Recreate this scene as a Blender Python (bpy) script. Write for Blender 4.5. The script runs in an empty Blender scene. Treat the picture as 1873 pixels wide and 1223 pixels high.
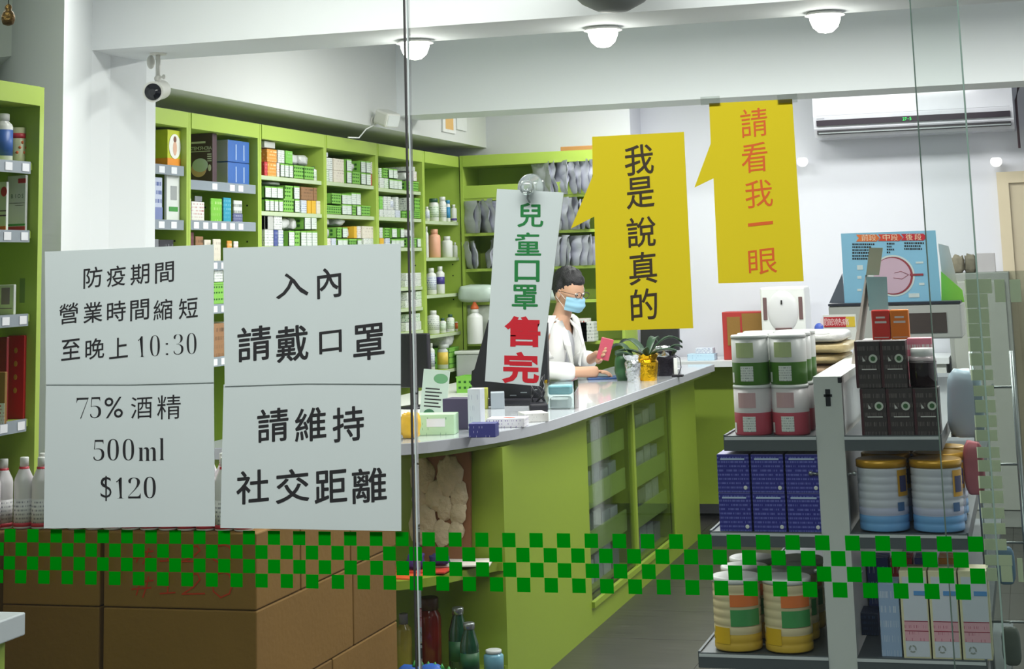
import bpy, bmesh, math, random
from mathutils import Vector, Matrix, noise
R = random.Random(7)
sc = bpy.context.scene
COL = sc.collection

# ------------------------------------------------------------------ camera, world, lights, exposure
AX = Vector((0.96120483, 0.07396813, 0.26573292))
AY = Vector((0.27414298, -0.14961497, -0.94997947))
AZ = Vector((-0.03051059, 0.98597367, -0.16408847))
ROT = Matrix((AX, AY, AZ))            # camera axes -> world axes
EYE = Vector((0, 0, 1.6))
FPX, PX, PY = 3143.0, 973.0, -37.0
cd = bpy.data.cameras.new('camera')
cd.sensor_width = 36.0; cd.sensor_fit = 'HORIZONTAL'; cd.lens = FPX / 1873 * 36
cd.shift_x = -(PX - 936.5) / 1873; cd.shift_y = (PY - 611.5) / 1873
cd.clip_start = 0.05; cd.clip_end = 100
cam = bpy.data.objects.new('camera', cd); COL.objects.link(cam)
cam.matrix_world = Matrix.Translation(EYE) @ ROT.to_4x4()
sc.camera = cam

def P(x, y, X=None, Y=None, Z=None):
    """point of the place seen at photograph pixel (x, y) on one world plane"""
    r = ROT @ Vector((x - PX, -(y - PY), -FPX))
    t = (X - EYE.x) / r.x if X is not None else (Y - EYE.y) / r.y if Y is not None else (Z - EYE.z) / r.z
    return EYE + r * t

w = bpy.data.worlds.new('world'); sc.world = w; w.use_nodes = True
w.node_tree.nodes['Background'].inputs[0].default_value = (0.62, 0.72, 0.72, 1)
w.node_tree.nodes['Background'].inputs[1].default_value = 0.21
sc.view_settings.view_transform = 'Standard'; sc.view_settings.look = 'None'
sc.view_settings.exposure = 0.1; sc.view_settings.gamma = 1.0
sc.view_settings.use_curve_mapping = False

def area(name, loc, sx, sy, power, col=(1, .98, .95), rot=(0, 0, 0), spread=180):
    l = bpy.data.lights.new(name, 'AREA'); l.shape = 'RECTANGLE'; l.size = sx; l.size_y = sy
    l.energy = power; l.color = col; l.spread = math.radians(spread)
    o = bpy.data.objects.new(name, l); o.location = loc; o.rotation_euler = rot; COL.objects.link(o); return o
PANELS = [(-2.0, 7.6, 55), (-0.7, 7.6, 55), (0.6, 7.6, 55), (-2.1, 4.75, 18), (-0.9, 4.75, 19), (0.5, 4.75, 17), (-3.2, 3.45, 8), (-2.2, 10.2, 20), (-0.8, 10.2, 23)]  # the far left front panel is added to brighten the pillar's left side
for (x, y, e) in PANELS:
    area('panel_light', (x, y, 2.82), 1.1, .28, e)

area('sign_fill_light', (-0.8, 1.7, 2.75), 2.6, .25, 19, (.95, 1, .98), rot=(math.radians(24), 0, 0), spread=95)   # added fill light outside, brightens the window signs; no fixture there

# ------------------------------------------------------------------ materials
def lin(c):
    return tuple(((v / 255) / 12.92 if v <= 10 else (((v / 255) + .055) / 1.055) ** 2.4) for v in c) + (1,)
_M = {}
def M(name, rgb, rough=.5, metal=0, emit=0, noise_amt=.06, nscale=18, bump=0, bscale=60, spec=.5, trans=0, coat=0):
    if name in _M: return _M[name]
    m = bpy.data.materials.new(name); m.use_nodes = True; nt = m.node_tree; b = nt.nodes['Principled BSDF']
    c = lin(rgb); b.inputs['Roughness'].default_value = rough; b.inputs['Metallic'].default_value = metal
    b.inputs['Specular IOR Level'].default_value = spec; b.inputs['Coat Weight'].default_value = coat
    tc = nt.nodes.new('ShaderNodeTexCoord'); n = nt.nodes.new('ShaderNodeTexNoise'); n.inputs['Scale'].default_value = nscale
    n.inputs['Detail'].default_value = 3
    nt.links.new(tc.outputs['Object'], n.inputs['Vector'])
    mx = nt.nodes.new('ShaderNodeMix'); mx.data_type = 'RGBA'; nt.links.new(n.outputs['Fac'], mx.inputs[0])
    mx.inputs[6].default_value = tuple(v * (1 - noise_amt) for v in c[:3]) + (1,)
    mx.inputs[7].default_value = tuple(min(1, v * (1 + noise_amt)) for v in c[:3]) + (1,)
    nt.links.new(mx.outputs[2], b.inputs['Base Color'])
    if emit:
        b.inputs['Emission Color'].default_value = c; b.inputs['Emission Strength'].default_value = emit
    if trans:
        b.inputs['Transmission Weight'].default_value = trans
    if bump:
        n2 = nt.nodes.new('ShaderNodeTexNoise'); n2.inputs['Scale'].default_value = bscale; n2.inputs['Detail'].default_value = 4
        nt.links.new(tc.outputs['Object'], n2.inputs['Vector'])
        bp = nt.nodes.new('ShaderNodeBump'); bp.inputs['Strength'].default_value = bump; bp.inputs['Distance'].default_value = .01
        nt.links.new(n2.outputs['Fac'], bp.inputs['Height']); nt.links.new(bp.outputs[0], b.inputs['Normal'])
    _M[name] = m; return m

def PM(name, base, ink, rows=7, dens=.5, rough=.45, cols=22):
    """printed packaging: rows of small marks on a base colour (flat print)"""
    if name in _M: return _M[name]
    m = bpy.data.materials.new(name); m.use_nodes = True; nt = m.node_tree; b = nt.nodes['Principled BSDF']
    b.inputs['Roughness'].default_value = rough
    tc = nt.nodes.new('ShaderNodeTexCoord'); sp = nt.nodes.new('ShaderNodeSeparateXYZ'); nt.links.new(tc.outputs['Generated'], sp.inputs[0])
    def math_(op, a, bb=None):
        n = nt.nodes.new('ShaderNodeMath'); n.operation = op
        for i, v in enumerate((a, bb)):
            if v is None: continue
            if hasattr(v, 'is_linked') or hasattr(v, 'links'): nt.links.new(v, n.inputs[i])
            else: n.inputs[i].default_value = v
        return n.outputs[0]
    z = math_('MULTIPLY', sp.outputs[2], rows)
    row = math_('FLOOR', z); fr = math_('FRACT', z)
    inrow = math_('LESS_THAN', fr, .45)
    xy = math_('ADD', sp.outputs[0], math_('MULTIPLY', sp.outputs[1], 1.7))
    cmb = nt.nodes.new('ShaderNodeCombineXYZ')
    nt.links.new(math_('MULTIPLY', xy, cols), cmb.inputs[0]); nt.links.new(math_('MULTIPLY', row, 5.3), cmb.inputs[1])
    wn = nt.nodes.new('ShaderNodeTexNoise'); wn.inputs['Scale'].default_value = 1.3; wn.inputs['Detail'].default_value = 0
    nt.links.new(cmb.outputs[0], wn.inputs['Vector'])
    on = math_('GREATER_THAN', wn.outputs['Fac'], 1 - dens)
    fac = math_('MULTIPLY', inrow, on)
    mx = nt.nodes.new('ShaderNodeMix'); mx.data_type = 'RGBA'; nt.links.new(fac, mx.inputs[0])
    mx.inputs[6].default_value = lin(base); mx.inputs[7].default_value = lin(ink)
    nt.links.new(mx.outputs[2], b.inputs['Base Color']); _M[name] = m; return m

def glassmat(name, tint, gloss=.06, rough=.0):
    m = bpy.data.materials.new(name); m.use_nodes = True; nt = m.node_tree; nt.nodes.clear()
    o = nt.nodes.new('ShaderNodeOutputMaterial'); t = nt.nodes.new('ShaderNodeBsdfTransparent'); t.inputs[0].default_value = tint
    g = nt.nodes.new('ShaderNodeBsdfGlossy'); g.inputs['Roughness'].default_value = rough
    lw = nt.nodes.new('ShaderNodeFresnel'); lw.inputs[0].default_value = 1.35
    mu = nt.nodes.new('ShaderNodeMath'); mu.operation = 'MULTIPLY'; mu.inputs[1].default_value = gloss / .05 * .6
    nt.links.new(lw.outputs[0], mu.inputs[0]); mx = nt.nodes.new('ShaderNodeMixShader'); nt.links.new(mu.outputs[0], mx.inputs[0])
    nt.links.new(t.outputs[0], mx.inputs[1]); nt.links.new(g.outputs[0], mx.inputs[2]); nt.links.new(mx.outputs[0], o.inputs[0])
    _M[name] = m; return m

def papermat(name, rgb, transl=.35):
    m = bpy.data.materials.new(name); m.use_nodes = True; nt = m.node_tree; nt.nodes.clear()
    o = nt.nodes.new('ShaderNodeOutputMaterial'); d = nt.nodes.new('ShaderNodeBsdfDiffuse'); t = nt.nodes.new('ShaderNodeBsdfTranslucent')
    tc = nt.nodes.new('ShaderNodeTexCoord'); n = nt.nodes.new('ShaderNodeTexNoise'); n.inputs['Scale'].default_value = 9
    nt.links.new(tc.outputs['Object'], n.inputs['Vector'])
    c = lin(rgb); mc = nt.nodes.new('ShaderNodeMix'); mc.data_type = 'RGBA'; nt.links.new(n.outputs['Fac'], mc.inputs[0])
    mc.inputs[6].default_value = tuple(v * .97 for v in c[:3]) + (1,); mc.inputs[7].default_value = c
    nt.links.new(mc.outputs[2], d.inputs[0]); nt.links.new(mc.outputs[2], t.inputs[0])
    mx = nt.nodes.new('ShaderNodeMixShader'); mx.inputs[0].default_value = transl
    nt.links.new(d.outputs[0], mx.inputs[1]); nt.links.new(t.outputs[0], mx.inputs[2]); nt.links.new(mx.outputs[0], o.inputs[0])
    _M[name] = m; return m

WHITE = M('white_paint', (226, 230, 232), .7, noise_amt=.015, nscale=2)
WALLP = M('wall_paint', (212, 213, 222), .75, noise_amt=.015, nscale=2)
GREEN = M('lime_laminate', (168, 194, 82), .45, noise_amt=.03, nscale=5)
GREEN2 = M('lime_laminate_counter', (136, 158, 50), .45, noise_amt=.03, nscale=5)  # darker than the shelf laminate; dimmer light at the counter put into colour
GREYRAIL = M('grey_plastic_rail', (140, 150, 160), .4)
TAG = M('price_card', (232, 234, 240), .5)
BLACK = M('black_plastic', (26, 24, 34), .4)
METAL = M('brushed_steel', (165, 170, 172), .3, metal=.8)
SHELFM = M('grey_steel_shelf', (98, 104, 108), .4, metal=.4)
CARD = M('cardboard', (138, 102, 44), .8, noise_amt=.1, nscale=6, bump=.1)
WPL = M('white_plastic', (228, 230, 228), .35)
CLEARW = M('cloudy_plastic', (200, 204, 204), .3)
DARK = M('dark_ink', (28, 26, 28), .6)

# ------------------------------------------------------------------ mesh helpers
class MB:
    def __init__(s): s.v = []; s.f = []; s.m = []; s.mats = []; s.smooth = []
    def mi(s, m):
        if m not in s.mats: s.mats.append(m)
        return s.mats.index(m)
    def add(s, vs, fs, m, T=None, sm=False):
        k = len(s.v); i = s.mi(m)
        for p in vs: s.v.append(tuple(T @ Vector(p)) if T else tuple(p))
        for f in fs: s.f.append([a + k for a in f]); s.m.append(i); s.smooth.append(sm)
        return s
    def box(s, x0, x1, y0, y1, z0, z1, m, T=None, bev=0):
        if bev:
            bm = bmesh.new(); bmesh.ops.create_cube(bm, size=1)
            for v in bm.verts: v.co = Vector(((x0 + x1) / 2 + v.co.x * (x1 - x0), (y0 + y1) / 2 + v.co.y * (y1 - y0), (z0 + z1) / 2 + v.co.z * (z1 - z0)))
            bmesh.ops.bevel(bm, geom=bm.edges[:], offset=bev, segments=2, affect='EDGES', profile=.5)
            bm.verts.index_update(); vs = [v.co.copy() for v in bm.verts]; fs = [[v.index for v in f.verts] for f in bm.faces]; bm.free()
            return s.add(vs, fs, m, T)
        vs = [(x, y, z) for z in (z0, z1) for y in (y0, y1) for x in (x0, x1)]
        return s.add(vs, [(0, 2, 3, 1), (4, 5, 7, 6), (0, 1, 5, 4), (2, 6, 7, 3), (0, 4, 6, 2), (1, 3, 7, 5)], m, T)
    def prism(s, poly, z0, z1, m, T=None):
        n = len(poly); vs = [(x, y, z0) for x, y in poly] + [(x, y, z1) for x, y in poly]
        a = sum(poly[i][0] * poly[(i + 1) % n][1] - poly[(i + 1) % n][0] * poly[i][1] for i in range(n))
        fs = [tuple(range(n))[::-1], tuple(range(n, 2 * n))] + [(i, (i + 1) % n, n + (i + 1) % n, n + i) for i in range(n)]
        if a < 0: fs = [f[::-1] for f in fs]
        return s.add(vs, fs, m, T)
    def slab(s, poly, t, m, T=None):
        """outline in the XZ plane, thickness t along Y"""
        n = len(poly); vs = [(x, 0, z) for x, z in poly] + [(x, t, z) for x, z in poly]
        a = sum(poly[i][0] * poly[(i + 1) % n][1] - poly[(i + 1) % n][0] * poly[i][1] for i in range(n))
        fs = [tuple(range(n)), tuple(range(n, 2 * n))[::-1]] + [((i + 1) % n, i, n + i, n + (i + 1) % n) for i in range(n)]
        if a < 0: fs = [f[::-1] for f in fs]
        return s.add(vs, fs, m, T)
    def lathe(s, prof, m, n=20, T=None, sx=1, sy=1):
        """profile [(r, z[, mat])]; a material on a point colours the band that starts there"""
        ring = []; vs = []
        for p in prof:
            ring.append(len(vs)); vs += [(p[0] * sx * math.cos(2 * math.pi * k / n), p[0] * sy * math.sin(2 * math.pi * k / n), p[1]) for k in range(n)]
        base = len(s.v)
        for q in vs: s.v.append(tuple(T @ Vector(q)) if T else q)
        cur = m
        for j in range(len(prof) - 1):
            if len(prof[j]) > 2: cur = prof[j][2]
            i = s.mi(cur)
            for k in range(n):
                s.f.append([base + ring[j] + k, base + ring[j] + (k + 1) % n, base + ring[j + 1] + (k + 1) % n, base + ring[j + 1] + k]); s.m.append(i); s.smooth.append(True)
        s.f.append([base + k for k in range(n)][::-1]); s.m.append(s.mi(m)); s.smooth.append(False)
        s.f.append([base + ring[-1] + k for k in range(n)]); s.m.append(s.mi(cur)); s.smooth.append(False)
        return s
    def tube(s, pts, r, m, n=8, T=None):
        pts = [Vector(p) for p in pts]; rr = r if isinstance(r, (list, tuple)) else [r] * len(pts); rings = []; base = len(s.v)
        for i, p in enumerate(pts):
            d = (pts[min(i + 1, len(pts) - 1)] - pts[max(i - 1, 0)]).normalized()
            a = d.cross(Vector((0, 0, 1)) if abs(d.z) < .9 else Vector((1, 0, 0))).normalized(); b = d.cross(a)
            for k in range(n):
                q = p + (a * math.cos(2 * math.pi * k / n) + b * math.sin(2 * math.pi * k / n)) * rr[i]
                s.v.append(tuple(T @ q) if T else tuple(q))
        i_ = s.mi(m)
        for j in range(len(pts) - 1):
            for k in range(n):
                s.f.append([base + j * n + k, base + (j + 1) * n + k, base + (j + 1) * n + (k + 1) % n, base + j * n + (k + 1) % n]); s.m.append(i_); s.smooth.append(True)
        s.f.append([base + k for k in range(n)]); s.f.append([base + (len(pts) - 1) * n + k for k in range(n)][::-1]); s.m += [i_, i_]; s.smooth += [False, False]
        return s
    def ball(s, c, rx, ry, rz, m, n=12, T=None, fn=None):
        vs = []; fs = []
        for i in range(1, n):
            t = math.pi * i / n
            for k in range(2 * n):
                a = math.pi * k / n; d = Vector((math.sin(t) * math.cos(a), math.sin(t) * math.sin(a), math.cos(t)))
                q = Vector((d.x * rx, d.y * ry, d.z * rz))
                if fn: q = fn(d, q)
                vs.append(q + Vector(c))
        N = 2 * n
        for i in range(n - 2):
            for k in range(N): fs.append((i * N + k, (i + 1) * N + k, (i + 1) * N + (k + 1) % N, i * N + (k + 1) % N))
        t = Vector((0, 0, rz)); b = Vector((0, 0, -rz))
        if fn: t = fn(Vector((0, 0, 1)), t); b = fn(Vector((0, 0, -1)), b)
        vs += [t + Vector(c), b + Vector(c)]
        for k in range(N):
            fs.append((len(vs) - 2, k, (k + 1) % N)); fs.append((len(vs) - 1, (n - 2) * N + (k + 1) % N, (n - 2) * N + k))
        return s.add(vs, fs, m, T, True)
    def mesh(s, name):
        me = bpy.data.meshes.new(name); me.from_pydata(s.v, [], s.f)
        for m in s.mats: me.materials.append(m)
        me.polygons.foreach_set('material_index', s.m); me.polygons.foreach_set('use_smooth', s.smooth); me.update(); return me
    def build(s, name, parent=None, loc=None, rot=None):
        o = bpy.data.objects.new(name, s.mesh(name)); COL.objects.link(o)
        if parent: o.parent = parent
        if loc: o.location = loc
        if rot: o.rotation_euler = rot
        return o

def tag(o, label=None, cat=None, group=None, kind=None):
    if label: o['label'] = label
    if cat: o['category'] = cat
    if group: o['group'] = group
    if kind: o['kind'] = kind
    return o
def thing(name, label, cat, loc=(0, 0, 0), rz=0, group=None, rot=None):
    o = bpy.data.objects.new(name, None); o.empty_display_size = .05; COL.objects.link(o); o.location = loc
    o.rotation_euler = rot if rot else (0, 0, rz); return tag(o, label, cat, group)
def struct(name, mb): return tag(mb.build(name), kind='structure')
def bx(x0, x1, y0, y1, z0, z1, m, bev=0): return MB().box(x0, x1, y0, y1, z0, z1, m, bev=bev)

_G = {}
def glyph(ch, off=0.0):
    k = (ch, off)
    if k in _G: return _G[k]
    c = bpy.data.curves.new('glyph', 'FONT'); c.body = ch; c.offset = off; c.resolution_u = 3
    o = bpy.data.objects.new('glyph', c); COL.objects.link(o)
    dg = bpy.context.evaluated_depsgraph_get(); me = bpy.data.meshes.new_from_object(o.evaluated_get(dg))
    vs = [v.co.copy() for v in me.vertices]; fs = [list(p.vertices) for p in me.polygons]
    bpy.data.objects.remove(o); bpy.data.meshes.remove(me); bpy.data.curves.remove(c)
    x0 = min(v.x for v in vs); x1 = max(v.x for v in vs); y0 = min(v.y for v in vs); y1 = max(v.y for v in vs)
    vs = [Vector((v.x - (x0 + x1) / 2, v.y - (y0 + y1) / 2, 0)) for v in vs]
    _G[k] = (vs, fs, x1 - x0, y1 - y0); return _G[k]
def letters(mb, mat, items, Y, ox=0, oz=0, off=0.0, shear=.0, rot=0.0, thick=.0002, flip=False):
    """items: (char, cx, cy, w, h) in photograph pixels on the plane Y; glyph outlines become flat print facing -Y"""
    for (ch, cx, cy, wpx, hpx) in items:
        vs, fs, gw, gh = glyph(ch, off if off <= 0 or off >= .03 else 0); c = P(cx, cy, Y=Y)
        W = (P(cx + wpx / 2, cy, Y=Y) - P(cx - wpx / 2, cy, Y=Y)).length; H = (P(cx, cy - hpx / 2, Y=Y) - P(cx, cy + hpx / 2, Y=Y)).length
        sx = W / gw; sz = H / gh
        if 0 < off < .03:   # heavier strokes: the same outline printed again a hair to each side
            vs = [v + Vector((ex * off, ey * off, 0)) for ex, ey in ((-1, -.5), (1, .5), (-.5, 1), (.5, -1), (0, 0)) for v in vs]; n0 = len(vs) // 5
            fs = [[a + k * n0 for a in f] for k in range(5) for f in fs]
        out = []
        for v in vs:
            x = v.x * sx; z = v.y * sz + x * shear
            x, z = x * math.cos(rot) - z * math.sin(rot), x * math.sin(rot) + z * math.cos(rot)
            out.append((c.x + x - ox, -thick - .00002 * (len(out) // max(1, len(vs) // 5)) if 0 < off < .03 else -thick, c.z + z - oz))
        mb.add(out, fs, mat)
    return mb
def flat_text(mb, mat, s, u, v, h, T=None, off=0.0, plane='XZ', adv=1.0, wfac=1.0):
    """a line of small print centred at (u, v) on a local plane"""
    tot = len(s) * h * adv; x = u - tot / 2 + h * adv / 2
    for ch in s:
        if ch != ' ':
            vs, fs, gw, gh = glyph(ch, off); k = h / max(gh, .5) * .95
            if plane == 'XZ': out = [(x + q.x * k * wfac, 0, v + q.y * k) for q in vs]
            else: out = [(0, x + q.x * k * wfac, v + q.y * k) for q in vs]
            mb.add(out, fs, mat, T)
        x += h * adv
    return mb
ORD = ['first', 'second', 'third', 'fourth', 'fifth', 'sixth', 'seventh', 'eighth', 'ninth', 'tenth', 'eleventh', 'twelfth', 'thirteenth', 'fourteenth', 'fifteenth', 'sixteenth', 'seventeenth', 'eighteenth', 'nineteenth', 'twentieth', 'twenty-first', 'twenty-second', 'twenty-third', 'twenty-fourth', 'twenty-fifth']
# ------------------------------------------------------------------ SETTING
YG = 2.45       # shop window plane
def floor_mat():
    m = M('floor_tile', (98, 96, 92), .35, noise_amt=.1, nscale=4); nt = m.node_tree
    tc = nt.nodes.new('ShaderNodeTexCoord'); mp = nt.nodes.new('ShaderNodeMapping'); mp.inputs['Scale'].default_value = (3, 90, 1)
    n = nt.nodes.new('ShaderNodeTexNoise'); n.inputs['Scale'].default_value = 1.2; n.inputs['Detail'].default_value = 5
    nt.links.new(tc.outputs['Object'], mp.inputs[0]); nt.links.new(mp.outputs[0], n.inputs['Vector'])
    r = nt.nodes.new('ShaderNodeValToRGB'); r.color_ramp.elements[0].position = .35; r.color_ramp.elements[1].position = .65
    r.color_ramp.elements[0].color = lin((44, 43, 42)); r.color_ramp.elements[1].color = lin((66, 64, 61))
    nt.links.new(n.outputs['Fac'], r.inputs[0]); nt.links.new(r.outputs[0], nt.nodes['Principled BSDF'].inputs['Base Color']); return m
FL = floor_mat()
fl = struct('floor', bx(-4.2, 2.2, 2.0, 11.6, -.06, -.002, M('floor_joint', (52, 50, 48), .8)))
tl = bx(-.2985, .2985, -.2985, .2985, -.02, 0, FL).mesh('floor_tile')
for i in range(5):
    for j in range(12):
        x, y = -2.3 + i * .6, 4.9 + j * .6
        if y > 11.3: continue
        o = bpy.data.objects.new('tile', tl); COL.objects.link(o); o.parent = fl; o.location = (x, y, 0)
struct('ceiling', bx(-4.2, 2.2, 2.35, 11.6, 2.9, 2.98, WHITE))
struct('wall_left', bx(-4.0, -3.86, 2.35, 11.3, 0, 2.9, WHITE))
struct('wall_right', bx(1.9, 2.05, 2.35, 11.3, 0, 2.9, WALLP))
struct('wall_back', bx(-4.0, 2.05, 11.3, 11.45, 0, 2.9, WALLP))
xe = P(1152, 220, Y=10.97).x
struct('wall_partition', bx(-3.86, xe, 10.97, 11.3, 0, 2.9, WALLP))
struct('trim_1', bx(-3.9, 2.0, 5.53, 5.90, 2.42, 2.9, WHITE))                       # front ceiling beam
struct('trim_2', bx(-3.44, 2.0, 9.26, 9.62, 2.47, 2.9, WHITE))                      # rear ceiling beam
struct('trim_3', bx(-3.86, -3.42, 6.0, 10.97, 2.385, 2.9, M('soffit_paint', (214, 216, 214), .7, noise_amt=.01)))   # soffit above the wall shelves
struct('wall_pillar', MB().prism([(-2.92, 4.85), (-3.213, 5.527), (-3.235, 5.70), (-3.203, 5.915), (-3.235, 6.05), (-3.6, 6.41), (-3.86, 6.41), (-3.86, 5.9), (-3.436, 5.40)], 0, 2.9, WHITE))
# cream door on the back wall
CREAM = M('cream_door_paint', (205, 192, 165), .55, noise_amt=.03)
d0 = P(1822, 315, Y=11.27); dx = d0.x
dr = bpy.data.objects.new('door_1', None); COL.objects.link(dr); dr.location = (dx, 11.3, 0); dr['kind'] = 'structure'
f = MB().box(0, .07, -.05, 0, 0, d0.z, CREAM).box(.07, .95, -.05, 0, d0.z - .07, d0.z, CREAM).box(.95, 1.02, -.05, 0, 0, d0.z, CREAM)
f.build('frame', dr)
bx(.07, .95, -.03, 0, 0, d0.z - .07, M('cream_door_leaf', (192, 180, 155), .5, noise_amt=.05)).build('leaf', dr)
MB().box(.17, .85, -.036, -.03, .2, .9, CREAM, bev=.005).box(.17, .85, -.036, -.03, 1.05, d0.z - .2, CREAM, bev=.005).build('panel', dr)
MB().lathe([(.012, 0), (.012, .04), (.028, .05), (.028, .075), (.01, .085)], METAL, T=Matrix.Translation((.14, -.03, .98)) @ Matrix.Rotation(math.pi / 2, 4, 'X')).build('handle', dr)

# shop window glass
GL = glassmat('window_glass', (.955, .975, .965, 1)); GE = M('glass_edge', (118, 138, 128), .2); GE2 = M('glass_edge_bright', (190, 198, 196), .15); GED = M('window_gasket', (44, 42, 40), .5)
def pane(name, x0, x1, y, le, re):
    o = struct(name, bx(x0, x1, y, y + .008, .0, 2.9, GL))
    if le: bx(x0 - .0015, x0, y - .001, y + .009, 0, 2.9, le).build('edge', o)
    if re: bx(x1, x1 + .0022, y - .001, y + .009, 0, 2.9, re).build('edge', o)
pane('window_1', -3.5, -.8925, YG + .004, None, None)
pane('window_2', -.8845, -.07, YG + .004, None, GE)
pane('window_3', P(1665, 0, Y=YG + .09).x, 1.9, YG + .09, GE, None)
bx(-.8925, -.8907, YG + .003, YG + .009, 0, 2.9, GED).build('glazing_seal', bpy.data.objects['window_1'])
bx(-.8872, -.8852, YG + .003, YG + .007, 0, 2.9, GE2).build('glazing_seal', bpy.data.objects['window_1'])

# ------------------------------------------------------------------ WALL SHELVES (left wall, six bays)
XF = -3.5
YB = [6.42] + [P(x, 350, X=XF).y for x in (345, 475, 595, 690, 775, 842)]
ZT = 2.31
BOARDS = [[(270, 298), (270, 401), (270, 497), (270, 590), (270, 690)],
          [(350, 329), (350, 403), (350, 478), (350, 560), (350, 660)],
          [(484, 320), (484, 385.5), (484, 450), (484, 520), (484, 600), (484, 680)],
          [(600, 331), (600, 391), (600, 449), (600, 520), (600, 600), (600, 680)],
          [(697, 343), (697, 396), (697, 452), (697, 528), (697, 568), (697, 613), (697, 690)],
          [(779, 403), (779, 471), (779, 540), (779, 614.5), (779, 684)]]
BZ = [[P(x, y, X=XF).z for x, y in b] for b in BOARDS]
BAYN = ['first', 'second', 'third', 'fourth', 'fifth', 'sixth']
BTXT = ['with two grey price rails, beside the pillar', 'holding the dark cap box and blue cartons', 'holding red and orange cartons at top', 'holding a stack of cream cartons at top', 'behind the vertical glass joint', 'of large tubs and bottles, in the corner']
shelf_hole = M('shelf_peg_hole', (30, 34, 12), .9)
for b in range(6):
    y0, y1 = YB[b], YB[b + 1]
    r = thing('display_shelf', f'lime green wall shelf bay {BTXT[b]}', 'shelf', (-3.68, y0, 0), group=None)
    L = lambda x: x + 3.68
    H = y1 - y0
    MB().box(L(-3.855), L(XF), .001, .02, .1, ZT, GREEN).build('side_panel', r)
    mb = MB().box(L(-3.855), L(XF), H - .02, H - .001, .1, ZT, GREEN)
    mb.build('side_panel', r)
    bx(L(-3.858), L(-3.84), .02, H - .02, .1, ZT, GREEN).build('back_panel', r)
    bx(L(-3.84), L(XF) + .004, .021, H - .021, ZT - .068, ZT, GREEN).build('top_fascia', r)
    bx(L(-3.84), L(XF), .02, H - .02, 0, .1, GREEN).build('plinth', r)
    hb = MB()
    for z in (1.1, 1.25, 1.4, 1.55, 1.62, 1.75, 1.92):
        for xx in (-3.56, -3.78): hb.box(L(xx), L(xx) + .008, H - .0215, H - .0195, z, z + .008, shelf_hole)
    hb.build('peg_hole', r)
    for i, z in enumerate(BZ[b]):
        bx(L(-3.84), L(-3.515), .021, H - .021, z - .02, z, GREEN).build('shelf_board', r)
        if b < 2:
            rl = bx(L(-3.515), L(-3.507), .03, H - .03, z - .04, z + .002, GREYRAIL).build('price_rail', r)
            n = (3, 6)[b]
            for k in range(n):
                if b == 1 and i == 0 and k not in (2, 4, 5): continue
                yy = .06 + k * (.11 if b == 0 else .09)
                bx(L(-3.507), L(-3.505), yy, yy + .05, z - .034, z - .006, TAG).build('price_card', rl)
        elif b >= 2:
            bx(L(-3.515), L(-3.512), .021, H - .021, z - .02, z - .001, M('pale_shelf_edge', (190, 205, 170), .4)).build('edge_strip', r)

# ---- generic stock
HOLE = M('basket_hole_dark', (40, 96, 30), .8)
BGREEN = M('basket_green', (128, 190, 78), .4)
LABELW = PM('basket_card_print', (222, 232, 224), (150, 165, 155), 5, .45)
def soft_box(name, w_, d_, h_, mat, parent=None, bev=.0025):
    return MB().box(-w_ / 2, w_ / 2, -d_ / 2, d_ / 2, 0, h_, mat, bev=min(bev, h_ / 5, w_ / 5, d_ / 5)).build(name, parent)
_cache = {}
def basket(label, loc, wy, h, group=None, card=True, depth=.2):
    """small perforated bin; front (+X) carries a white card"""
    key = (round(wy, 2), round(h, 2), card)
    if key not in _cache:
        wy_, h_ = key[0] - .004, key[1] - .003; t = .003
        m = MB().box(-depth, 0, -wy_ / 2, wy_ / 2, 0, t, BGREEN).box(-depth, -depth + t, -wy_ / 2, wy_ / 2, 0, h_, BGREEN).box(-t, 0, -wy_ / 2, wy_ / 2, 0, h_, BGREEN)
        m.box(-depth, 0, -wy_ / 2, -wy_ / 2 + t, 0, h_, BGREEN).box(-depth, 0, wy_ / 2 - t, wy_ / 2, 0, h_, BGREEN)
        m.box(-depth - .003, .003, -wy_ / 2 - .001, -wy_ / 2 + .004, h_ - .008, h_, BGREEN).box(-.004, .003, -wy_ / 2, wy_ / 2, h_ - .008, h_, BGREEN)
        hm = MB()
        for i in range(int(depth / .03)):
            for z in (.25, .6): hm.box(-depth + .012 + i * .03, -depth + .026 + i * .03, -wy_ / 2 - .0012, -wy_ / 2 - .0002, h_ * z, h_ * z + .012, HOLE)
        if not card:
            for i in range(max(2, int(wy_ / .025))):
                for z in (.2, .5, .75): hm.box(.0002, .0012, -wy_ / 2 + .008 + i * .025, -wy_ / 2 + .02 + i * .025, h_ * z, h_ * z + .007, HOLE)
        cm = MB().box(.001, .0035, -wy_ / 2 + .002, wy_ / 2 - .002, .004, h_ - .007, LABELW)
        _cache[key] = (m.mesh('basket'), hm.mesh('perforation'), cm.mesh('label_card') if card else None,
                       MB().box(-depth + .01, -.01, -wy_ / 2 + .01, wy_ / 2 - .01, t, h_ * .8, M('foil_packs', (190, 196, 192), .35, noise_amt=.3, nscale=30)).mesh('packet'))
    a, b_, c, d = _cache[key]
    r = bpy.data.objects.new('basket', a); COL.objects.link(r); r.location = loc; tag(r, label, 'basket', group)
    for nm, me in (('perforation', b_), ('label_card', c)):
        if me: o = bpy.data.objects.new(nm, me); COL.objects.link(o); o.parent = r
    return r
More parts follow.
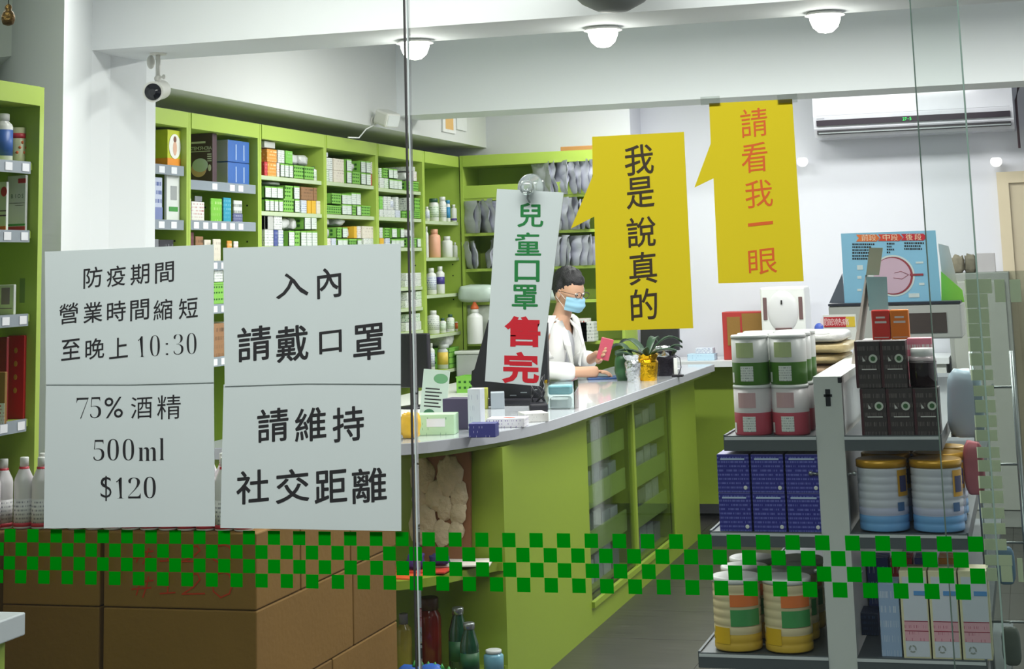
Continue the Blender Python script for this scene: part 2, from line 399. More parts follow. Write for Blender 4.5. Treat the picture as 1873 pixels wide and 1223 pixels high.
def carton(label, loc, sx, sy, h, mat, group=None, name='carton', band=None, rz=0, flap=True):
    m = MB().box(-sx / 2, sx / 2, -sy / 2, sy / 2, 0, h, mat, bev=min(.002, sx / 6, sy / 6, h / 6))
    r = m.build(name); r.location = loc; r.rotation_euler = (0, 0, rz); tag(r, label, 'box', group)
    if band:
        z0, z1, bm = band
        MB().box(-sx / 2 - .0006, sx / 2 + .0006, -sy / 2 - .0006, sy / 2 + .0006, h * z0, h * z1, bm).build('colour_band', r)
    return r
def bottle(label, loc, r0, h, body, capm, lab=None, name='bottle', cat='bottle', group=None, capw=.55, lz=(.18, .68), shoulder=.72, sx=1, caph=.16):
    k = ('bt', round(r0, 4), round(h, 3), body.name, capm.name, lab.name if lab else '', capw, lz, shoulder, sx, caph)
    if k not in _cache:
        hb = h * (1 - caph)
        b = MB().lathe([(r0 * .9, 0), (r0, h * .02), (r0, h * shoulder), (r0 * .93, h * (shoulder + .05)), (r0 * capw * .88, hb - h * .01), (r0 * capw * .88, hb)], body, 18, sx=sx).mesh('bottle')
        c = MB().lathe([(r0 * capw, hb - h * .005), (r0 * capw, h * .985), (r0 * capw * .9, h)], capm, 18, sx=sx).mesh('cap')
        l = MB().lathe([(r0 * 1.006, h * lz[0]), (r0 * 1.006, h * lz[1])], lab, 18, sx=sx).mesh('label') if lab else None
        _cache[k] = (b, c, l)
    b, c, l = _cache[k]
    r = bpy.data.objects.new(name, b); COL.objects.link(r); r.location = loc; tag(r, label, cat, group)
    for nm, me in (('cap', c), ('label', l)):
        if me: o = bpy.data.objects.new(nm, me); COL.objects.link(o); o.parent = r
    return r
def crumple(name, label, cat, loc, sx, sy, sz, mat, rz=0, tilt=0, seed=0, group=None, amp=.25, n=12, puff=.5, tilt2=0):
    """soft crumpled bag / pouch"""
    def fn(d, q):
        e = 1 - .0 * abs(d.z)
        s_ = Vector((math.copysign(abs(d.x) ** puff, d.x) * sx / 2, math.copysign(abs(d.y) ** puff, d.y) * sy / 2, math.copysign(abs(d.z) ** .55, d.z) * sz / 2))
        nz = noise.noise(Vector((d.x * 2.2 + seed, d.y * 2.2, d.z * 2.2))) + .5 * noise.noise(Vector((d.x * 6 + seed, d.y * 6, d.z * 6)))
        return s_ * (1 + amp * nz * (1 if d.z > -.8 else .2))
    m = MB().ball((0, 0, 0), 1, 1, 1, mat, n, fn=fn); zmin = min(v[2] for v in m.v)
    m.v = [(v[0], v[1], v[2] - zmin) for v in m.v]
    o = m.build(name); o.location = loc; o.rotation_euler = (tilt2, tilt, rz); return tag(o, label, cat, group)

PWG = PM('white_carton_grey_print', (222, 226, 222), (128, 140, 140), 6, .45)
PWR = PM('white_carton_red_print', (226, 226, 222), (176, 60, 56), 6, .42)
PWB = PM('white_carton_blue_print', (214, 220, 230), (70, 90, 160), 6, .45)
PWGn = PM('white_carton_green_print', (220, 230, 216), (50, 140, 70), 5, .45)
PCREAM = PM('cream_carton_print', (222, 214, 200), (120, 100, 90), 4, .35)
PRED = PM('red_carton_print', (196, 52, 60), (235, 220, 210), 4, .35)
PORG = PM('orange_carton_print', (224, 150, 60), (250, 236, 200), 4, .4)
PYEL = PM('yellow_carton_print', (226, 178, 50), (160, 90, 20), 4, .3)
PGRN = PM('green_carton_print', (120, 190, 76), (225, 240, 215), 4, .35)
PBRN = PM('brown_carton_print', (150, 110, 76), (60, 40, 30), 4, .4)
PBLU = PM('blue_carton_print', (70, 84, 150), (225, 228, 240), 4, .35)
PSIL = M('clear_bag_plastic', (208, 210, 210), .28, noise_amt=.25, nscale=60, bump=.6, bscale=45)
KINDS = {'w': (PWG, 'white carton with grey print'), 'r': (PRED, 'red printed carton'), 'o': (PORG, 'orange and white carton'), 'y': (PYEL, 'yellow printed carton'),
         'g': (PGRN, 'bright green printed carton'), 'k': (PBRN, 'brown printed carton'), 'u': (PBLU, 'blue and white carton'), 'c': (PCREAM, 'flat cream carton'),
         'R': (PWR, 'white carton with red print'), 'U': (PWB, 'white carton with blue print'), 'G': (PWGn, 'white carton with green print'),
         'S': (M('grey_lid_box', (186, 188, 184), .5), 'pale grey lidded box')}
def stock(bay, shelf, rows):
    """rows: list of layers; a layer is (height_px, [(kind, x0, x1), ...]) at photograph columns on the shelf front"""
    base = BZ[bay][shelf]; cnt = {}; allh = base
    plan = []
    for li, (hpx, items) in enumerate(rows):
        for (kd, x0, x1) in items:
            ym = 350
            a, b = P(x0, ym, X=XF - .02).y, P(x1, ym, X=XF - .02).y
            dist = abs((ROT.transposed() @ (Vector((XF, (a + b) / 2, 1.8)) - EYE)).z)
            plan.append((li, kd, a, b, hpx * dist / FPX))
    zl = {}
    for li, kd, a, b, h in plan: zl[li] = max(zl.get(li, 0), h)
    num = {}
    tot = {}
    for li, kd, a, b, h in plan: tot[(li, kd)] = tot.get((li, kd), 0) + 1
    for li, kd, a, b, h in plan:
        z = base + sum(zl[k] for k in range(li)); cy = (a + b) / 2; wy = b - a
        # each upper layer rests on what is under it
        if li:
            under = [base + sum(zl[q] for q in range(l2)) + hh for l2, k2, a2, b2, hh in plan if l2 < li and a2 < b - .01 and b2 > a + .01]
            z = max(under) if under else base
        n = num.get((li, kd), 0); num[(li, kd)] = n + 1
        lay = 'upper layer' if li else ('bottom layer' if len(rows) > 1 else 'single row')
        if li > 1: lay = 'topmost layer'
        pos = f'{ORD[n]} from left, {lay}, {ORD[shelf]} shelf, {BAYN[bay]} bay'
        if kd == 'B': basket(f'green basket with white card, {pos}', (XF - .02, cy, z), wy, h)
        elif kd == 'P': basket(f'perforated green basket, {pos}', (XF - .02, cy, z), wy, h, card=False)
        elif kd == 'p': crumple('plastic_bag', f'crumpled clear bag of packs, {pos}', 'bag', (XF - .11, cy, z), .14, wy * .8, h * .86, PSIL, seed=R.random() * 50, amp=.12)
        elif kd == 't': bottle(f'white bottle with dark cap, {pos}', (XF - .02 - min(wy, .09) / 2, cy, z), min(wy, .09) / 2, h, WPL, M('dark_teal_cap', (40, 60, 58), .4), PWGn)
        elif kd == 'T': bottle(f'white bottle with white cap, {pos}', (XF - .02 - min(wy, .09) / 2, cy, z), min(wy, .09) / 2, h, WPL, WPL, PWB)
        else:
            mt, nm = KINDS[kd]; carton(f'{nm}, {pos}', (XF - .02 - .08, cy, z), .16, wy - .003, h - .001, mt)
def run(k, a, b, n):
    s = (b - a) / n; return [(k, a + i * s, a + (i + 1) * s) for i in range(n)]
# third bay
stock(2, 0, [(26, [('r', 484, 490)] + [('o', 490, 506), ('R', 507, 512)] + run('B', 512, 536, 3) + run('P', 537, 575, 2) + [('t', 576, 582)]),
             (24, [('o', 489, 507)] + run('w', 509, 521, 2) + [('g', 523, 536), ('p', 540, 556), ('p', 556, 576)]), (12, [('S', 484, 504)])])
stock(2, 1, [(24, run('B', 484, 517, 4) + [('P', 518, 537), ('B', 538, 547), ('U', 551, 561), ('y', 562, 569), ('y', 570, 578), ('c', 579, 586)]),
             (24, run('B', 484, 517, 3) + [('P', 520, 535), ('B', 537, 547)] + [('k', 551, 573), ('k', 574, 580)]), (7, [('p', 498, 528)])])
stock(2, 2, [(30, [('w', 484, 490), ('w', 490, 500), ('u', 501, 508), ('U', 509, 518), ('B', 527, 537), ('P', 538, 548)] + run('B', 549, 579, 3)),
             (26, [('w', 484, 490), ('S', 484, 500), ('w', 501, 516), ('p', 520, 540), ('p', 541, 552), ('B', 556, 567), ('B', 568, 578)])])
stock(2, 3, [(28, [('G', 484, 492), ('U', 493, 500), ('R', 502, 510)] + run('B', 514, 560, 4) + [('w', 562, 580)]), (22, [('w', 486, 500)] + run('B', 516, 540, 2))])
# fourth bay
stock(3, 0, [(22, [('G', 596, 602), ('w', 603, 609)] + [('c', 611, 630)] + run('B', 634, 643, 1) + [('P', 644, 659), ('B', 660, 669), ('B', 670, 678), ('r', 679, 681), ('R', 682, 686)]),
             (22, [('w', 597, 609)] + [('c', 611, 630), ('B', 634, 643), ('p', 645, 657), ('B', 660, 669), ('B', 670, 678), ('R', 680, 686)]), (10, [('T', 597, 603)])])
stock(3, 1, [(19, [('P', 596, 624)] + run('B', 625, 642, 2) + [('P', 643, 651), ('B', 652, 659), ('P', 660, 677)]),
             (22, [('p', 597, 604), ('P', 606, 624)] + run('B', 625, 659, 4)), ])
stock(3, 2, [(14, [('R', 596, 604), ('U', 606, 614)] + run('B', 616, 634, 2) + [('P', 636, 650), ('B', 652, 659), ('w', 664, 684)]),
             (22, [('p', 596, 612), ('P', 615, 624), ('B', 625, 634), ('p', 636, 646), ('y', 647, 652), ('R', 653, 659), ('c', 662, 682)]), (16, [('p', 596, 612), ('p', 622, 640)])])
stock(3, 3, [(28, run('B', 600, 650, 5) + [('w', 655, 668)]), (20, run('w', 602, 640, 4))])
# fifth bay
stock(4, 0, [(19, [('w', 695, 703), ('G', 704, 711)] + run('B', 712, 735, 3) + [('P', 746, 766)]),
             (18, [('G', 695, 699), ('P', 701, 710)] + run('B', 711, 727, 2) + [('p', 729, 736), ('p', 748, 755), ('R', 757, 763)]), (8, [('w', 751, 760)])])
stock(4, 1, [(14, [('w', 694, 701)] + run('w', 702, 722, 3) + [('U', 723, 732), ('P', 733, 742), ('g', 746, 754), ('P', 756, 768)]),
             (24, [('g', 694, 700), ('w', 702, 708), ('w', 709, 714), ('T', 715, 722), ('w', 724, 729), ('w', 746, 753), ('P', 757, 768)])])
stock(4, 2, [(17, [('y', 694, 701), ('U', 704, 712)] + run('B', 714, 737, 3) + [('P', 748, 760), ('B', 761, 768)]),
             (19, [('w', 694, 699), ('P', 702, 711), ('B', 715, 724), ('B', 731, 737), ('p', 746, 766)])])
stock(4, 3, [(12, run('w', 738, 768, 4)), (13, run('w', 740, 768, 3))])
stock(4, 4, [(14, run('w', 738, 768, 3)), (14, [('w', 741, 751), ('G', 758, 768)])])
stock(4, 5, [(16, run('w', 738, 766, 2)), (14, [('G', 745, 764)])])
stock(4, 6, [(12, run('w', 738, 768, 3))])
# first and second bays: large boxes
def shelfbox(label, xl, xc, xr, ytop, z, mat, name='carton', xp=XF - .03, band=None):
    """box whose left column xl..xc is its end (facing the window) and xc..xr its long front"""
    c = P(xc, 350, X=xp); l = P(xl, 350, Y=c.y); r_ = P(xr, 350, X=xp)
    d = c.x - l.x; wy = r_.y - c.y
    dist = FPX; zt = P(xc, ytop, X=xp).z
    o = MB().box(-d / 2, d / 2, -wy / 2, wy / 2, 0, zt - z, mat, bev=.003).build(name)
    o.location = (c.x - d / 2, c.y + wy / 2, z); return tag(o, label, 'box'), d, wy, zt - z
z0 = BZ[0][0]
DKB = M('dark_maroon_box', (76, 54, 62), .45, noise_amt=.25, nscale=9)
o, d, wy, h = shelfbox('white and yellow baby care box on the top shelf beside the pillar', 240, 306, 331, 236, z0, M('white_card_box', (228, 228, 222), .5))
YG_ = M('print_yellow_green', (190, 200, 40), .5); ORP = M('print_orange', (236, 148, 40), .5); SKIN = M('print_skin', (222, 176, 150), .6)
MB().box(d / 2 - .06, d / 2 + .001, -wy / 2 - .0015, wy / 2 + .0012, h * .22, h - .001, YG_).build('front_print', o)
MB().box(d / 2 - .075, d / 2 + .0016, -wy / 2 - .002, wy / 2 + .0016, .004, h * .22, ORP).build('orange_band', o)
m = MB().lathe([(h * .34, 0), (h * .34, .001)], M('print_white', (236, 236, 230), .5), 24, T=Matrix.Translation((d / 2 + .002, 0, h * .55)) @ Matrix.Rotation(math.pi / 2, 4, 'Y'))
m.build('round_picture', o)
MB().ball((d / 2 + .003, 0, h * .5), .001, h * .12, h * .2, SKIN, 8).ball((d / 2 + .003, 0, h * .74), .001, h * .09, h * .09, M('print_brown', (120, 70, 50), .6), 8).build('child_picture', o)
z1 = BZ[0][1]
o, d, wy, h = shelfbox('blue and white thermometer box on the second shelf beside the pillar', 252, 268, 297, 322, z1, PM('lilac_print', (190, 198, 222), (84, 100, 160), 5, .5))
MB().box(d / 2, d / 2 + .0012, -wy / 2, wy / 2, 0, h * .3, M('print_lilac', (122, 134, 184), .5)).build('blue_band', o)
o, d, wy, h = shelfbox('white blood pressure monitor box with green stripe, second shelf, beside the pillar', 300, 305, 329, 318, z1, M('white_card_box2', (222, 226, 224), .5))
bx(d / 2, d / 2 + .0012, -wy / 2 + .02, wy / 2 - .02, h * .2, h * .3, M('print_green', (70, 150, 70), .5)).build('green_stripe', o)
MB().box(d / 2, d / 2 + .0015, -wy * .2, wy * .25, h * .45, h * .75, M('print_grey', (160, 164, 166), .5), bev=.0).build('device_picture', o)
z2 = BZ[0][2]
for i, (a, b, mt, tx) in enumerate(((268, 276, PWG, 'small white carton'), (277, 291, M('grey_carton', (120, 124, 130), .5), 'grey carton'), (292, 318, PM('black_carton', (38, 36, 46), (200, 200, 210), 4, .3), 'black carton with white print'))):
    shelfbox(f'{tx} at the back of the third shelf beside the pillar', a - 4, a, b, 436 + i, z2, mt)
for s in (3, 4):
    for i in range(3): shelfbox(f'white carton with red print, {ORD[i]} from left on the {ORD[s]} shelf of the first bay', 268 + i * 22, 272 + i * 22, 290 + i * 22, BOARDS[0][s][1] - 40 - 6 * i, BZ[0][s], PWR)
z0 = BZ[1][0]
o, d, wy, h = shelfbox('dark maroon box picturing a head in a white cap', 345, 389, 397, 243, z0, DKB)
WP = M('print_bone', (216, 214, 210), .5)
m = MB().box(-d * .38, d * .2, -wy / 2 - .0012, -wy / 2, h * .80, h * .84, WP)
flat_text(m, WP, 'STEMOPHORA', 0, h * .7, h * .075, T=Matrix.Translation((0, -wy / 2 - .0012, 0)), adv=.72 * d / (h * .075 * 10) * 1.25)
m.box(-d * .45, d * .4, -wy / 2 - .0012, -wy / 2, h * .63, h * .645, WP)
for k in range(4): m.box(d * .28, d * .45, -wy / 2 - .0012, -wy / 2, h * (.43 + .045 * k), h * (.452 + .045 * k), WP)
m.build('lettering', o)
MB().ball((-d * .08, -wy / 2, h * .28), d * .32, .0015, h * .16, SKIN, 10).build('face_picture', o)
MB().ball((-d * .02, -wy / 2 - .001, h * .36), d * .33, .0015, h * .14, M('print_cap', (200, 210, 216), .5), 10).build('cap_picture', o)
MB().ball((d * .37, -wy / 2, h * .3), d * .07, .0012, h * .07, WP, 8).build('seal', o)
BLB = M('blue_box', (60, 104, 178), .45, noise_amt=.08); GYB = M('grey_box_end', (168, 172, 172), .5)
hh = (P(417, 254, X=XF - .03).z - z0) / 2
for k in range(2):
    c = P(417, 300, X=XF - .03); l = P(395, 300, Y=c.y); r_ = P(456, 300, X=XF - .03); d = c.x - l.x; wy = r_.y - c.y
    o = MB().box(-d / 2, d / 2, -wy / 2, wy / 2, 0, hh - .002, BLB, bev=.003).build('carton'); o.location = (c.x - d / 2, c.y + wy / 2, z0 + k * hh)
    tag(o, f'{["lower", "upper"][k]} blue box with grey end, beside the dark maroon box', 'box')
    bx(-d / 2, d / 2 - .001, -wy / 2 - .0012, -wy / 2, .002, hh - .004, GYB).build('grey_end_label', o)
    m = MB()
    for q in (.35, .72): m.box(d / 2, d / 2 + .001, wy * (q - .5), wy * (q - .5) + .008, hh * .1, hh * .8, M('print_paleblue', (190, 208, 236), .5))
    m.build('lettering', o)
z1 = BZ[1][1]
for (a, b, yt, mt, tx) in ((345, 350, 362, PWR, 'narrow white and red carton'), (351, 374, 368, PWR, 'white carton with red and orange pictures'), (386, 406, 362, PM('green_tea_print', (120, 190, 60), (236, 240, 200), 4, .35), 'green and white carton'),
                           (409, 423, 361, PM('cyan_print', (40, 150, 180), (190, 230, 236), 6, .35), 'turquoise carton'), (427, 444, 390, PM('navy_print', (90, 96, 140), (220, 224, 236), 3, .4), 'dark blue tub box')):
    shelfbox(f'{tx} on the second shelf of the second bay', a - 3, a, b, yt, z1, mt)
shelfbox('white and black carton stacked on the dark blue tub box', 425, 428, 443, 366, P(428, 390, X=XF - .03).z, PM('bw_print', (214, 218, 216), (30, 50, 50), 2, .5))
shelfbox('small grey box on top of the pictured white carton', 354, 357, 370, 358, P(351, 368, X=XF - .03).z, M('grey_carton', (120, 124, 130), .5))
z2 = BZ[1][2]
for (a, b, yt, mt, tx) in ((345, 355, 424, PM('maroon_tall', (96, 44, 56), (200, 150, 150), 4, .3), 'tall maroon carton'), (358, 372, 432, PBRN, 'brown glass jar box'), (374, 386, 438, PCREAM, 'cream carton'), (390, 404, 437, PCREAM, 'tall cream carton'), (416, 424, 440, PORG, 'orange and white carton'), (428, 436, 441, PWR, 'white carton with red corner')):
    shelfbox(f'{tx} on the third shelf of the second bay', a - 3, a, b, yt, z2, mt)
stock(1, 3, [(40, [('P', 389, 412)]), (30, [('w', 392, 408)])])
stock(1, 4, [(60, [('k', 388, 410), ('R', 414, 440)])])
# sixth bay: tubs and bottles
def tub(label, x0, x1, yt, shelf, body, capm, lab=None, xp=XF - .02, **k):
    c0, c1 = P(x0, 400, X=xp), P(x1, 400, X=xp)
    cx_, cy_ = (x0 + x1) / 2, 400
    dist = abs((ROT.transposed() @ (Vector((xp, (c0.y + c1.y) / 2, 1.8)) - EYE)).z); r0 = (x1 - x0) * dist / FPX / 2
    z = BZ[5][shelf]; c = P((x0 + x1) / 2, 400, X=xp - r0); h = P((x0 + x1) / 2, yt, X=xp - r0).z - z
    return bottle(label, (c.x, c.y, z), r0, h, body, capm, lab, **k)
PEACH = M('peach_plastic', (238, 178, 150), .35); BLUEC = M('blue_label', (60, 140, 190), .4); ORC = M('orange_cap', (226, 110, 60), .4); PUR = M('purple_label', (70, 60, 140), .4)
MINT = M('dark_green_cap', (50, 90, 70), .4); PINKL = PM('pink_label', (226, 130, 140), (240, 220, 220), 4, .4)
tub('short white bottle with blue dot label, top shelf of the corner bay', 776, 786, 378, 0, WPL, WPL, PWB)
tub('wide white tub with dark green lid band, top shelf of the corner bay', 784, 803, 363, 0, WPL, MINT, PWGn, name='tub', cat='tub', capw=.85)
tub('tall white tub with grey label, top shelf of the corner bay', 802, 817, 360, 0, WPL, WPL, PWG, name='tub', cat='tub', capw=.8)
tub('blue and white slim bottle, top shelf of the corner bay', 815, 824, 366, 0, WPL, BLUEC, BLUEC, capw=.9)
tub('white bottle with purple stripe, top shelf of the corner bay', 824, 836, 374, 0, WPL, WPL, M('purple_stripe', (90, 70, 150), .4), lz=(.1, .22))
tub('tall slim white bottle left of the peach bottle', 776, 783, 414, 1, WPL, WPL)
tub('large peach plastic bottle in the corner bay', 782, 805, 419, 1, PEACH, PEACH, None, capw=.6)
tub('broad white jar right of the peach bottle', 806, 827, 432, 1, WPL, WPL, None, capw=.6, name='jar', cat='jar')
tub('small white bottle at the right end beside the broad white jar', 826, 837, 443, 1, WPL, WPL, None)
tub('white bottle standing left of the purple labelled bottle', 777, 796, 490, 2, WPL, WPL, PWB)
tub('white bottle with deep purple label band, corner bay third shelf', 794, 811, 487, 2, WPL, WPL, PUR, lz=(.35, .62))
tub('round pink and peach jar with orange lid, corner bay', 814, 842, 504, 2, M('pink_jar', (232, 190, 180), .4), M('peach_lid', (240, 170, 110), .4), PINKL, name='jar', cat='jar', capw=.8, caph=.2)
tub('big white bottle at left end of the fourth corner shelf', 777, 800, 568, 3, WPL, WPL, PWG)
tub('white jar with small teal label on the fourth corner shelf', 799, 812, 582, 3, WPL, MINT, PWGn)
tub('taller white bottle with dark green cap on the fourth corner shelf', 812, 827, 575, 3, WPL, MINT, PWGn)
tub('small white bottle with orange label on the fourth corner shelf', 826, 838, 583, 3, WPL, WPL, ORC)
tub('slim white dropper bottle on the lowest corner shelf', 778, 790, 628, 4, WPL, WPL, PWB, capw=.4)
tub('yellow labelled clear jar on the lowest corner shelf', 794, 818, 630, 4, CLEARW, CLEARW, M('yellow_label', (232, 200, 90), .4), capw=.85, name='jar', cat='jar')
r = P(829, 600, X=XF - .02); basket('perforated green basket of white packs, lowest shelf of the corner bay', (XF - .02, r.y, BZ[5][4]), .2, .13, card=False)
crumple('plastic_bag', 'clear bag of tablets on the basket in the corner bay', 'bag', (XF - .1, r.y, BZ[5][4] + .128), .14, .13, .1, PSIL, seed=4, amp=.1)
zc = BZ[5][3]
o = MB().lathe([(.028, 0), (.05, .12), (.053, .125)], WPL, 18).build('paper_cup'); p = P(801, 570, X=XF - .2); o.location = (XF - .20, p.y - .05, BZ[5][3]); tag(o, 'white paper cup at the back of the fourth corner shelf', 'cup')

# ------------------------------------------------------------------ BACK SHELF of bagged files
YS = 10.6
xb0, xb1 = -3.488, xe
ZB = [P(848, y, Y=YS).z for y in (363, 427, 492, 553, 628, 690)]; ZBt = P(845, 285, Y=YS).z; ZBf = P(845, 305, Y=YS).z
r = thing('display_shelf', 'lime green back shelf filled with grey bagged files', 'shelf', ((xb0 + xb1) / 2, YS + .17, 0)); cxs = (xb0 + xb1) / 2
wd = (xb1 - xb0) / 2
bx(-wd, wd, .16, .18, 0, ZBt, GREEN).build('back_panel', r)
for s in (-1, 1): bx(min(s * wd, s * (wd - .02)), max(s * wd, s * (wd - .02)), -.17, .16, 0, ZBt, GREEN).build('side_panel', r)
bx(-wd + .02, wd - .02, -.172, .16, ZBf, ZBt, GREEN).build('top_fascia', r)
for z in ZB: bx(-wd + .02, wd - .02, -.16, .16, z - .018, z, GREEN).build('shelf_board', r)
bx(-wd + .02, wd - .02, -.165, -.15, ZB[0] - .0, ZB[0] + .08, GREEN).build('shelf_lip', r)
bx(-wd + .02, wd - .02, -.165, -.15, 0, .1, GREEN).build('plinth', r)
BAG = M('grey_zip_bag', (192, 194, 206), .3, noise_amt=.3, nscale=14)
def sachet(label, x, z, w_, h, tilt, seed, yaw):
    t = .034
    n, k_ = 6, 10; vs = []; fs = []
    for side in (0, 1):
        for i in range(n + 1):
            for j in range(k_ + 1):
                u, v = i / n, j / k_; e = math.sin(math.pi * u) ** .5 * math.sin(math.pi * min(v + .04, 1)) ** .5 if 0 < i < n and 0 < j < k_ else 0
                wob = noise.noise(Vector((u * 2 + seed, v * 3.2, 0))) * .03 * (.3 + v)
                vs.append(((side * 2 - 1) * t * e * .5 + wob, (u - .5) * w_, v * h))
    N = (n + 1) * (k_ + 1)
    for side in (0, 1):
        for i in range(n):
            for j in range(k_):
                a = side * N + i * (k_ + 1) + j; q = (a, a + 1, a + k_ + 2, a + k_ + 1); fs.append(q if side == 0 else q[::-1])
    o = MB().add(vs, fs, BAG, None, True).build('file_bag'); o.location = (x, YS + .03, z); o.rotation_euler = (0, tilt, yaw)
    tag(o, label, 'bag', 'grey bagged files standing on the back shelf')
def bags(shelf, x0, x1, n, h, tilt=.0, txt=''):
    for i in range(n):
        c = P(x0 + (i + .5) * (x1 - x0) / n, 400, Y=YS)
        sachet(f'grey file bag, {ORD[i]} from left, {txt}', c.x, ZB[shelf], .2, h * R.uniform(.93, 1.03), tilt + R.uniform(-.1, .1), R.random() * 90, R.uniform(.35, .95))
bags(0, 990, 1080, 9, .215, -.05, 'topmost row of the back shelf')
bags(1, 850, 872, 3, .2, .03, 'second row, beside the corner'); bags(1, 884, 906, 3, .215, -.2, 'second row, leaning group by the white sign'); bags(1, 908, 1080, 14, .2, -.08, 'second row, from the white sign on')
bags(2, 850, 868, 2, .19, -.12, 'third row, beside the corner'); bags(2, 884, 906, 3, .19, .22, 'third row, leaning group by the white sign'); bags(2, 908, 1084, 15, .19, .05, 'third row, from the white sign on')
p0 = P(876, 553, Y=YS)
crumple('clear_pouch', 'clear pouch with blue mark lying on the fourth row of the back shelf', 'bag', (p0.x, YS + .0, ZB[3]), .25, .2, .11, M('milky_pouch', (196, 212, 204), .3, noise_amt=.15), seed=9, amp=.08)
for k, xx in enumerate((1010, 1050)):
    p0 = P(xx, 553, Y=YS); crumple('clear_pouch', f'milky pouch on the fourth row, {["left", "right"][k]} above the person in white coat', 'bag', (p0.x, YS, ZB[3]), .12, .16, .09, _M['milky_pouch'], seed=3 + k, amp=.1)
p0 = P(875, 628, Y=YS)
bottle('big white jug with orange nozzle cap on the back shelf', (p0.x, YS - .06, ZB[4]), .05, .215, WPL, WPL, None, name='jug', cat='bottle', capw=.5, shoulder=.75, caph=.1)
MB().lathe([(.026, 0), (.026, .012), (.012, .035), (.008, .045)], ORC, 14).build('nozzle', bpy.data.objects['jug'], loc=(0, 0, .215))
crumple('plastic_bag', 'clear crumpled bag with orange caps behind the white jug', 'bag', (p0.x + .02, YS + .08, ZB[4]), .28, .12, .25, M('clear_crumpled', (186, 192, 182), .25, noise_amt=.3, nscale=20), seed=21, amp=.2)
p0 = P(868, 670, Y=YS - .04)
o = MB().box(-.09, .09, -.1, .1, 0, .15, CLEARW, bev=.01).build('storage_bin'); o.location = (p0.x, YS - .04, ZB[5]); tag(o, 'grey plastic bin with white lid under the white jug', 'bin')
MB().box(-.098, .098, -.108, .108, .15, .17, WPL, bev=.005).build('lid', o)
for k, (xx, lb, mt) in enumerate(((912, 'first white tub', PWG), (1012, 'grey green pouch jar', PCREAM), (1066, 'patterned carton', PWR), (1040, 'green and white carton', PWGn), (1078, 'white round carton', PWG))):
    p0 = P(xx, 628, Y=YS); carton(f'{lb} on the fifth row of the back shelf', (p0.x, YS, ZB[4]), .09, .12, .16 - .01 * k, mt)
p0 = P(1055, 276, Y=YS)
o = bx(-.12, .12, -.05, .1, 0, .03, M('brown_tray', (170, 120, 70), .6), bev=.003).build('wooden_tray'); o.location = (p0.x, YS + .1, ZBt); tag(o, 'flat brown wooden tray lying on top of the back shelf', 'tray')

# ------------------------------------------------------------------ SALES COUNTER
CT = .985
FR = [(-1.86, 10.45), (-1.878, 7.25), (-1.90, 6.75), (-1.935, 6.53), (-2.0, 6.335), (-2.09, 6.11), (-2.22, 5.96), (-2.5, 5.86), (-3.0, 5.84)]
def smooth(p):
    q = [p[0]]
    for (a0, b0), (a1, b1) in zip(p, p[1:]): q += [(a0 * .75 + a1 * .25, b0 * .75 + b1 * .25), (a0 * .25 + a1 * .75, b0 * .25 + b1 * .75)]
    return q + [p[-1]]
FR0 = FR; FR = smooth(smooth(FR))
r = thing('sales_counter', 'long lime green sales counter with grey worktop and glass fronted display', 'counter', (-2.2, 8.3, 0))
def sh(poly, dx_=2.2, dy_=-8.3): return [(x + dx_, y + dy_) for x, y in poly]
LAM = M('grey_worktop', (196, 200, 206), .12, noise_amt=.02, coat=.3, spec=.6); EDGE = M('worktop_edge', (176, 178, 186), .4)
back = [(-3.0, 6.75), (-2.62, 6.85), (-2.46, 7.05), (-2.46, 10.45)]
MB().prism(sh(FR + back), .945, .9835, EDGE).build('worktop', r)
MB().prism(sh([(x - .004, y + .003) for x, y in FR] + back), .9835, CT, LAM).build('worktop_glass', r)
MB().prism(sh([(x - .03, y + .02) for x, y in FR] + back), .925, .945, GREEN2).build('worktop_rim', r)
X1 = 2.2 - 1.97; X0 = 2.2 - 2.42; yy = lambda v: v - 8.3
ya, yb_, ys = P(1072, 770, X=-1.97).y, P(1226, 712, X=-1.97).y, P(1156, 740, X=-1.97).y
bx(X1 - .02, X1, yy(6.42), yy(ya), .0, .925, GREEN2).build('front_panel', r)
bx(X1 - .02, X1, yy(yb_), yy(10.35), .0, .925, GREEN2).build('front_panel', r)
bx(X1 - .02, X1, yy(ya), yy(yb_), .0, .10, GREEN2).build('front_panel', r)
MB().box(X1 - .005, X1 + .014, yy(ya) - .01, yy(yb_) + .01, .1, .125, GREEN2).build('track', r)
bx(X1 - .03, X1 - .02, yy(ya), yy(yb_), .9, .925, GREEN2).build('front_panel', r)
bx(X1 - .022, X1 + .004, yy(ys) - .022, yy(ys) + .022, .125, .925, GREEN2).build('stile', r)
bx(X0, X1 - .02, yy(6.42), yy(6.44), 0, .925, GREEN2).build('end_panel', r)
bx(X0, X0 + .02, yy(6.44), yy(10.35), 0, .925, GREEN2).build('back_panel', r)
bx(X0, X1 - .02, yy(10.33), yy(10.35), 0, .925, GREEN2).build('end_panel', r)
for y in (ya - .02, ys, yb_ + .0): bx(X0 + .02, X1 - .03, yy(y), yy(y) + .02, .1, .925, GREEN2).build('divider', r)
SH = (.125, .325, .525, .715); CGL = glassmat('counter_glass', (.9, .93, .92, 1), .035)
PAK = [M('packs_%d' % i, c, .45, noise_amt=.35, nscale=30) for i, c in enumerate(((176, 184, 184), (150, 160, 166), (196, 200, 196), (120, 130, 128)))]
